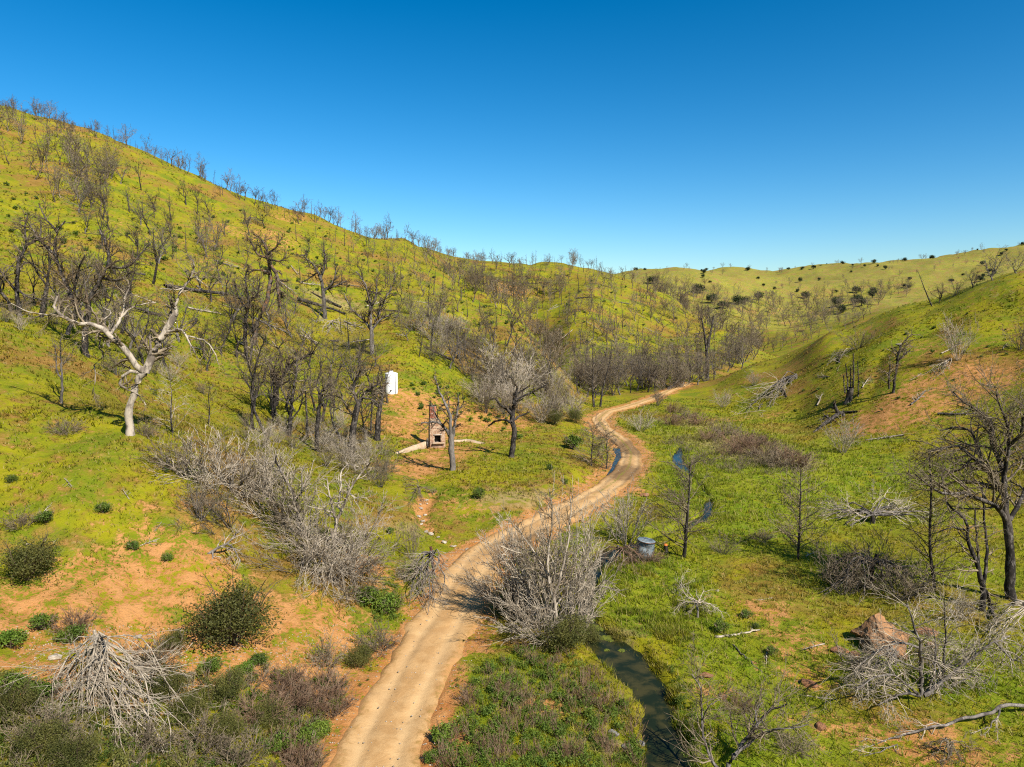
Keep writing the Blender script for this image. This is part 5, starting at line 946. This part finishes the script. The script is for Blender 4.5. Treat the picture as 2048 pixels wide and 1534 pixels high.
def rough_wall(name, label, pts, hts, thick, mat):
    G = ground([p[0] for p in pts], [p[1] for p in pts]); b = G[0].copy(); m = 26; t = np.linspace(0, 1, m); s = np.linspace(0, 1, len(pts))
    P = np.stack([np.interp(t, s, G[:, k] - b[k]) for k in range(3)], -1); H = np.interp(t, s, hts) + .05 * fbm(t * 20, t * 0, 1.5, 2, 3)
    d = unit(np.gradient(P, axis=0)); nr = np.stack([d[:, 1], -d[:, 0], d[:, 2] * 0], -1) * thick / 2
    ring = np.stack([P + nr - [0, 0, .4], P - nr - [0, 0, .4], P - nr + np.stack([H * 0, H * 0, H], -1), P + nr + np.stack([H * 0, H * 0, H], -1)], 1)
    F = np.concatenate([grid_faces(m, 4, True), [[0, 1, 2, 3], [4 * m - 1, 4 * m - 2, 4 * m - 3, 4 * m - 4]]])
    return tag(obj(name, mesh(name, ring.reshape(-1, 3), F, mat, False), None, b), label, 'wall')
rough_wall('foundation_wall', 'pale concrete foundation wall running left from the chimney', [(790,908),(816,903),(850,896)], [.12, .45, .75], .3, 'concrete')
rough_wall('foundation_wall', 'low pale concrete footing behind and right of the chimney oak', [(905,883),(935,882),(968,888)], [.15, .22, .1], .6, 'concrete')
pb = ground(855, 897)[0]; tag(obj('burnt_post', mesh('burnt_post', *join([box(-.09, .09, -.09, .09, -.2, 1.1), box(-.075, .075, -.075, .075, 1.1, 1.16)]), 'dark', False), None, pb, .3), 'short black post against the left of the chimney', 'post')
tb = ground(783, 784)[0]; tank = thing('water_tank', 'tall white cylindrical water tank on the hillside above the chimney', 'tank', tb, scale=.9)
ribs = [(1.0, -.3)]
for z in np.linspace(0, 2.85, 20): ribs += [(1.0, z), (1.015, z + .03), (1.0, z + .06)]
obj('body', mesh('tank_body', *lathe(ribs + [(1.0, 2.95)], 40), 'white'), tank)
TR_ = obj('roof', mesh('tank_roof', *lathe([(1.03, 2.93), (1.03, 2.98), (.7, 3.12), (.3, 3.2), (.02, 3.22)], 40), 'white'), tank)
obj('hatch', mesh('tank_hatch', *lathe([(.3, 3.12), (.3, 3.34), (.27, 3.38), (.02, 3.4)], 20), 'white'), TR_)
obj('pipe', mesh('tank_pipe', *tubes(np.array([[(.75, -.72, -.2), (.75, -.72, 1.4), (.74, -.71, 2.9)]]), np.full((1, 3), .04), 8), 'soot'), tank)
vt = mesh('tank_valve', *lathe([(.02, 0), (.12, 0), (.12, .12), (.06, .14), (.06, .3), (.02, .3)], 14), 'soot'); vo = obj('outlet_valve', vt, tank, (.1, -1.0, .35)); vo.rotation_euler = (math.pi / 2, 0, 0)
db = ground(1288, 1114)[0]; drum = thing('steel_drum', 'dented blue grey corrugated steel drum standing by the creek', 'drum', db, rotz=.4); drum.rotation_euler = (.06, .10, .4); drum.scale = (1.12, 1.12, .85)
pr = [(.52, -.15)]
for z in np.linspace(0, 1.3, 14): pr += [(.52, z), (.55, z + .05)]
V, F = lathe(pr + [(.52, 1.4)], 30); dent = np.exp(-((V[:, 0] + .3) ** 2 + (V[:, 1] + .45) ** 2 + (V[:, 2] - .9) ** 2) / .12); V[:, :2] *= (1 - .3 * dent)[:, None]
obj('body', mesh('drum_body', V, F, 'steel'), drum); V, F = lathe([(.55, 1.39), (.56, 1.43), (.45, 1.47), (.2, 1.44), (.02, 1.42)], 30); V[:, 2] -= .10 * np.exp(-((V[:, 0] - .2) ** 2 + V[:, 1] ** 2) / .05)
DL = obj('lid', mesh('drum_lid', V, F, 'steel'), drum); obj('rim', mesh('drum_rim', *lathe([(.555, 1.34), (.575, 1.36), (.575, 1.40), (.555, 1.42)], 30), 'rust'), DL)
cs = ground(1331, 1106)[0]; cst = thing('charred_stump', 'charred stump with a bright orange top right of the drum', 'stump', cs)
P = poly([(0, 0, -.2), (.03, 0, .25), (-.02, .02, .6)], 6)[None]; obj('trunk', mesh('charred_stump', *tubes(P, np.array([[.2, .17, .15, .14, .14, .13]]), 10), 'dark'), cst); obj('top', mesh('stump_top', *lathe([(.14, .55), (.13, .62), (.08, .66), (.01, .67)], 12), 'orange'), cst)

# ------------------------------------------------------------------ rocks and stones
def rock_mesh(name, seed, mat, sub=3, cuts=14, rough=.08, sq=(1, 1, .8)):
    rng = np.random.default_rng(seed); bm = bmesh.new(); bmesh.ops.create_icosphere(bm, subdivisions=sub, radius=1); V = np.array([v.co[:] for v in bm.verts]); F = np.array([[v.index for v in f.verts] for f in bm.faces]); bm.free()
    for _ in range(cuts):
        nn = unit(rng.normal(size=3)); d = rng.uniform(.48, .82); q = V @ nn - d; V = V - nn * np.maximum(q, 0)[:, None]
    V = V * (1 + rough * (fbm(V[:, 0] * 2 + V[:, 2], V[:, 1] * 2 - V[:, 2], .42, 5, seed) - 1.0 * (1 - np.abs(fbm(V[:, 0] * 2 - V[:, 2] * 1.3, V[:, 1] * 2 + V[:, 2], 1.1, 2, seed + 9))) ** 8)[:, None]) * np.array(sq)
    return mesh(name, V, F, mat, False)
RM = {m: [rock_mesh('rock_' + m, 10 * j + i, m, 3, 26, .10) for i in range(3)] for j, m in enumerate(('redrock', 'stone', 'greystone'))}
bb = ground(1762, 1292)[0]; bo = thing('boulder', 'large brown craggy boulder on the right flat beside the fallen tree', 'boulder', bb)
for i, (dx, dy, dz, s) in enumerate([(-.1, .3, .5, (1.25, 1.0, 1.1)), (.75, .1, .35, (1.0, .9, .95)), (-.55, -.35, .15, (.8, .7, .7)), (.35, -.65, .05, (.9, .6, .65))]):
    obj('rock_mass', rock_mesh('boulder', 80 + i, 'rock', 5, 18, .13), bo, (dx, dy, dz), i * 1.3, [v * 1.2 for v in s])
RK = [(1675,1302,.5,'redrock','flat red rock left of the boulder'),(1706,1312,.45,'redrock','red rock in front of the boulder left side'),(1616,1368,.5,'redrock','red brown rock on the grass below the gravel'),(1857,1266,.6,'redrock','red rock right of the boulder'),(1866,1292,.4,'redrock','small red rock below the right boulder rock'),(1290,992,.6,'redrock','tan rock on the right verge of the road'),
 (1410,1352,.35,'redrock','red rock at the creek bank sapling'),(1640,1455,.35,'redrock','small red rock in the bottom grass'),(1228,1468,.3,'greystone','grey stone on the near creek bank'),(1257,1494,.3,'greystone','middle grey stone on the near creek bank'),(1283,1488,.24,'greystone','grey stone at the water edge'),(112,1316,.35,'stone','flat tan stone on the bare left bank'),(275,1275,.2,'stone','small stone on the bank below the grass'),(1445,1395,.3,'redrock','red earth clod near the bottom dead tree'),(1170,1262,.2,'stone','pale stone at the creek edge by the thicket'),(2040,1208,.5,'stone','pale rock at the foot of the big black oak'),(745,1437,.22,'greystone','flat grey stone set in the left wheel track'),(850,1443,.25,'greystone','flat grey stone at the right road edge'),(1435,1182,.15,'stone','small white stone on the flat'),(1800,690,.8,'stone','pale rock outcrop on the right hill')]
for k_, (px, py, s, m, lb) in enumerate(RK):
    g = ground(px, py)[0]; flat = .18 if 'set in' in lb or 'road edge' in lb else .6
    tag(obj('rock' if s > .3 else 'stone', RM[m][k_ % 3], None, g + [0, 0, .08 * s], k_ * 1.1, (s * 1.2, s, s * flat)), lb, 'rock')
rr3 = random.Random(3)
for k_, p in enumerate(gully[4::2][:26]):
    x, y = p[0] + rr3.uniform(-.35, .35), p[1] + rr3.uniform(-.3, .3); s = rr3.uniform(.14, .30)
    tag(obj('stone', RM['stone'][k_ % 3], None, (x, y, float(height(x, y)) + .05), k_, (s * 1.2, s, s * .7)), ordw(k_ + 1) + ' pale stone down the small gully from the brush heap', 'stone', 'stones lining the small gully')
# floating algae mats
ra = random.Random(12); ALG = [(px + ra.gauss(0, 14), py + ra.gauss(0, 12), s * ra.uniform(.3, .7)) for (px, py, s) in [(1200,1250,.5),(1214,1232,.5),(1226,1268,.45),(1235,1300,.4)] for _ in range(2)]
for k_, (px, py, s) in enumerate(ALG):
    g = ground(px, py)[0]; j = int(np.argmin((creek[:, 0] - g[0]) ** 2 + (creek[:, 1] - g[1]) ** 2)); d = creek[j, :2] - g[:2]; l = np.linalg.norm(d); g[:2] += d * max(0, 1 - creek[j, 3] * .8 / max(l, .01))
    th = np.linspace(0, 2 * math.pi, 28, endpoint=False); q = s * (1 + .85 * fbm(np.cos(th) * 2 + k_ * 5, np.sin(th) * 2, .6, 3, 5)); V = np.concatenate([[(0, 0, .05)], np.stack([np.cos(th) * q * .7, np.sin(th) * q * .7, th * 0 + .045], -1), np.stack([np.cos(th) * q * 1.5, np.sin(th) * q, th * 0 - .03], -1)])
    F = np.array([(0, 1 + i, 1 + (i + 1) % 28, 1 + (i + 1) % 28) for i in range(28)]); me = bpy.data.meshes.new('algae'); me.from_pydata(V.tolist(), [], [(0, 1 + i, 1 + (i + 1) % 28) for i in range(28)] + [(1 + i, 29 + i, 29 + (i + 1) % 28, 1 + (i + 1) % 28) for i in range(28)]); me.materials.append(M['algae'])
    tag(obj('algae_mat', me, None, (g[0], g[1], creek[j, 2])), 'yellow green algae mat floating on the dark creek', 'algae', 'algae mats on the creek')

# ------------------------------------------------------------------ masses nobody could count: grass, weeds, gravel
def inpoly_v(px, py, pg):
    c = np.zeros(px.shape, bool); j = len(pg) - 1
    for i in range(len(pg)):
        (xi, yi), (xj, yj) = pg[i], pg[j]
        if yi != yj: c ^= ((yi > py) != (yj > py)) & (px < (xj - xi) * (py - yi) / (yj - yi) + xi)
        j = i
    return c
def spread(pg, n_, rng):
    pg = [tuple(p) for p in pg]; xs = [p[0] for p in pg]; ys = [p[1] for p in pg]; px = rng.uniform(min(xs), max(xs), n_ * 4); py = rng.uniform(min(ys), max(ys), n_ * 4); k = inpoly_v(px, py, pg)
    return ground(px[k][:n_], py[k][:n_])
rng = np.random.default_rng(77)
def grass_mesh(x, y, hgt, wid, nb):
    n_ = len(x); x = np.repeat(x, nb) + rng.normal(size=n_ * nb) * .06; y = np.repeat(y, nb) + rng.normal(size=n_ * nb) * .06; z = height(x, y) - .02
    h = np.repeat(hgt, nb) * rng.uniform(.6, 1.3, n_ * nb); w = np.repeat(wid, nb); a = rng.random(n_ * nb) * 6.283; ln = rng.uniform(.3, 1.1, n_ * nb) * h
    B = np.stack([x, y, z], -1); S = np.stack([np.cos(a) * w, np.sin(a) * w, 0 * w], -1); T = np.stack([-np.sin(a) * ln, np.cos(a) * ln, h], -1)
    V = np.stack([B - S, B + S, B + T], 1).reshape(-1, 3); mk = mask_at(x, y).copy(); mk[:, 3] = rng.random(len(mk)); mk = np.repeat(mk, 3, 0)
    return V, np.arange(len(V)).reshape(-1, 3), mk
nT = 128000
az_ = rng.uniform(-.78, .82, nT); u = rng.random(nT); r_g = (16 ** .55 + u * (150 ** .55 - 16 ** .55)) ** (1 / .55)
gx = np.sin(az_) * r_g; gy = np.cos(az_) * r_g; mk = mask_at(gx, gy)
d1, _ = pathdist(road, gx, gy); d2, i2 = pathdist(creek, gx, gy)
pn = fbm(gx, gy, 1.5, 3, 61)
keep = (d1 > 1.9 + .5 * rng.random(nT)) & (d2 > creek[i2, 3] * (.95 + .3 * rng.random(nT))) & (rng.random(nT) > mk[:, 0] * .80 + .08) & (pn > -.35 - .6 * mk[:, 1])
gx, gy, r_g, mk = gx[keep], gy[keep], r_g[keep], mk[keep]
hg = (.07 + .10 * np.clip(fbm(gx, gy, 3, 2, 63) + .5, 0, 1) + .10 * mk[:, 1] + .10 * mk[:, 2]) * (1 + r_g / 140); wg = .010 * (1 + r_g / 22)
V, F, mv = grass_mesh(gx, gy, hg, wg, 3)
tag(obj('grass', mesh('grass', V, F, 'blade', True, attrs={'mask': mv})), 'short spring grass covering the valley floor and slopes', 'grass', None, 'stuff')
nH = 36000; az_ = rng.uniform(-.68, .68, nH); r_h = np.exp(rng.uniform(np.log(55), np.log(360), nH)); hx = np.sin(az_) * r_h; hy = np.cos(az_) * r_h
kp_ = (fbm(hx, hy, 9, 3, 68) > -.12) & (pathdist(road, hx, hy)[0] > 3) & (mask_at(hx, hy)[:, 0] < .7) & (height(hx, hy) > 1.0); hx, hy, r_h = hx[kp_], hy[kp_], r_h[kp_]
V, F, mv = grass_mesh(hx, hy, .16 + r_h * .0011, .03 + r_h * .00035, 4)
tag(obj('tussock_grass', mesh('tussock_grass', V, F, 'blade', True, attrs={'mask': mv})), 'clumped tussock grass over the hill slopes', 'grass', None, 'stuff')
def merge(tmpl, pts, smin, smax):
    V0, F0 = tmpl; n_ = len(pts); s = rng.uniform(smin, smax, n_)[:, None, None]; a = rng.random(n_) * 6.283; ca, sa = np.cos(a)[:, None], np.sin(a)[:, None]
    V = np.stack([V0[None, :, 0] * ca - V0[None, :, 1] * sa, V0[None, :, 0] * sa + V0[None, :, 1] * ca, np.repeat(V0[None, :, 2], n_, 0)], -1) * s + pts[:, None, :]
    return V.reshape(-1, 3), (F0[None] + (np.arange(n_) * len(V0))[:, None, None]).reshape(-1, F0.shape[1])
def mass(name, label, cat, specs):
    """specs: (template, polygon, count, smin, smax, material)"""
    for k, (tm, pg, cnt, s0, s1, mt) in enumerate(specs):
        pts = spread(pg, cnt, rng); dd1, _ = pathdist(road, pts[:, 0], pts[:, 1]); pts = pts[dd1 > 2.1]
        V, F = merge(tm, pts, s0, s1); tag(obj(name, mesh(name, V, F, mt, False)), label[k], cat, None, 'stuff')
herb = gen_shrub(1, .75, .42, 120, .042, 8, False)['foliage']; herb2 = gen_shrub(2, .6, .5, 115, .038, 7, False)['foliage']
def stalks(seed, h, ns, sp_):
    q = np.random.default_rng(seed); a = q.random(ns) * 6.3; t = sp_ * np.sqrt(q.random(ns)); P = walk(np.stack([np.cos(a) * t * .12, np.sin(a) * t * .12, a * 0 - .05], -1), np.stack([np.cos(a) * t, np.sin(a) * t, 1 - .3 * t], -1), h * q.uniform(.6, 1.1, ns), 3, .14, .03, q)
    C, R = grow(P, np.full((ns, 3), .009), 3, .3, 1, 30, .4, .1, .03, 2, q, .8, .007); return join([tubes(P, np.linspace(.010, .006, 3)[None] * np.ones((ns, 1)), 3), tubes(C, R, 3)])
st1 = stalks(3, .8, 10, .6); st2 = stalks(4, .7, 12, .9)
PA = [(868,1545),(880,1500),(885,1470),(920,1440),(925,1400),(960,1340),(1040,1300),(1150,1310),(1200,1350),(1240,1400),(1270,1440),(1290,1545)]
PAl = [(868,1545),(880,1500),(925,1440),(990,1440),(1040,1430),(1040,1400),(960,1400),(930,1380),(980,1330),(1150,1310),(1170,1360),(1140,1440),(1110,1545)]
PAr = [(1120,1545),(1150,1440),(1160,1360),(1200,1350),(1240,1400),(1270,1440),(1290,1545)]
PB = [(-20,1340),(60,1370),(130,1400),(270,1330),(300,1320),(420,1360),(560,1340),(690,1370),(695,1400),(655,1460),(630,1560),(-20,1560)]
PBr = [(540,1370),(600,1350),(690,1375),(690,1410),(650,1470),(625,1560),(520,1540)]
mass('undergrowth', ['bright green weeds between the road and the creek','dark green weeds between the road and the creek','dry brown stalks among the weeds by the creek','olive scrub covering the bottom left bank','green weeds over the bottom left bank','grey twiggy scrub over the bottom left bank','brown dry scrub at the left road verge'], 'weeds', [
 (herb, PAl, 260, .4, 1.0, 'leaf_bright'), (herb2, PA, 340, .4, 1.2, 'leaf_green'), (st1, PA, 170, .5, 1.1, 'twig_brown'),
 (herb2, PB, 230, .5, 1.3, 'leaf_olive'), (herb, PB, 270, .4, 1.1, 'leaf_green'), (st2, PB, 80, .7, 1.3, 'twig_grey'), (st2, PBr, 60, .7, 1.3, 'twig_brown')])
PM = [(1310,930),(1400,930),(1470,960),(1480,1040),(1400,1075),(1320,1060),(1300,1000)]; PC = [(1190,1120),(1330,1120),(1400,1180),(1420,1270),(1350,1290),(1250,1250),(1200,1190)]; PR = [(1330,880),(1450,870),(1600,900),(1620,950),(1480,950),(1340,930)]
PV = [(700,1180),(800,1170),(800,1240),(740,1250)]; PK = [(1340,1320),(1390,1400),(1400,1545),(1350,1545),(1345,1430)]
mass('undergrowth', ['grey brown dead stalks across the marsh','bright weeds under the drooping brush','green weeds on the far creek bank'], 'weeds', [
 (st2, PR, 120, .8, 1.6, 'twig_grey'), (herb, PV, 60, .5, 1.0, 'leaf_bright'), (herb2, PK, 70, .4, .8, 'leaf_green')])
tp = np.concatenate([spread(PM, 6500, rng), spread(PC, 9000, rng), spread(PR, 3500, rng), spread([(1150,1230),(1290,1290),(1400,1400),(1400,1545),(1250,1545),(1280,1420),(1180,1300)], 9000, rng)])
e1, _ = pathdist(road, tp[:, 0], tp[:, 1]); e2, j2 = pathdist(creek, tp[:, 0], tp[:, 1]); tn = fbm(tp[:, 0], tp[:, 1], 1.1, 3, 66); tp = tp[(e1 > 2.2) & (e2 > creek[j2, 3] * .8) & (tn > .0)]
V, F, mv = grass_mesh(tp[:, 0], tp[:, 1], 0.22 + .22 * np.clip(fbm(tp[:, 0], tp[:, 1], .8, 2, 67), -.6, 1), np.full(len(tp), .022), 3); mv[:, 1] = np.maximum(mv[:, 1], .55)
tag(obj('tall_grass', mesh('tall_grass', V, F, 'blade', True, attrs={'mask': mv})), 'tall lush grass along the creek and marsh', 'grass', None, 'stuff')
vi = rng.integers(10, len(road) - 10, 220); vs_ = rng.choice([-1, 1], 220) * np.abs(rng.normal(2.15, .22, 220)) * np.interp(vi * .5, [0, 60, 110], [1.05, 1, .85]); vt_ = unit(np.gradient(road[:, :2], axis=0))[vi]; vx = road[vi, 0] + vt_[:, 1] * vs_; vy = road[vi, 1] - vt_[:, 0] * vs_
V, F = merge(herb2, np.stack([vx, vy, height(vx, vy)], -1), .15, .5); tag(obj('verge_weeds', mesh('verge_weeds', V, F, 'leaf_green', False)), 'small green weeds along the road edges', 'weeds', None, 'stuff')
nG = 2600; i = rng.integers(20, min(220, len(road) - 1), nG); sd = rng.choice([-1, 1], nG) * np.abs(rng.normal(1.9, .55, nG)); tg = unit(np.gradient(road[:, :2], axis=0))[i]
x = road[i, 0] + tg[:, 1] * sd; y = road[i, 1] - tg[:, 0] * sd; pts = np.stack([x, y, height(x, y) + .015], -1)
oct_ = (np.array([(1,0,0),(0,1,0),(-1,0,0),(0,-1,0),(0,0,.7),(0,0,-.7)], float), np.array([(0,1,4),(1,2,4),(2,3,4),(3,0,4),(1,0,5),(2,1,5),(3,2,5),(0,3,5)]))
rd = rng.integers(0, min(160, len(road) - 1), 900); rs = rng.normal(0, .95, 900); tg2 = unit(np.gradient(road[:, :2], axis=0))[rd]; pr_ = np.stack([road[rd, 0] + tg2[:, 1] * rs, road[rd, 1] - tg2[:, 0] * rs, road[rd, 2] + .04], -1)
bk = spread([(0,1250),(300,1250),(520,1290),(700,1230),(740,1290),(600,1360),(300,1330),(60,1360)], 1200, rng)
V, F = merge(oct_, np.concatenate([pts, bk, pr_]), .015, .055); tag(obj('gravel', mesh('gravel', V, F, 'stone', False)), 'loose pale gravel along the road verges and bank', 'gravel', None, 'stuff')
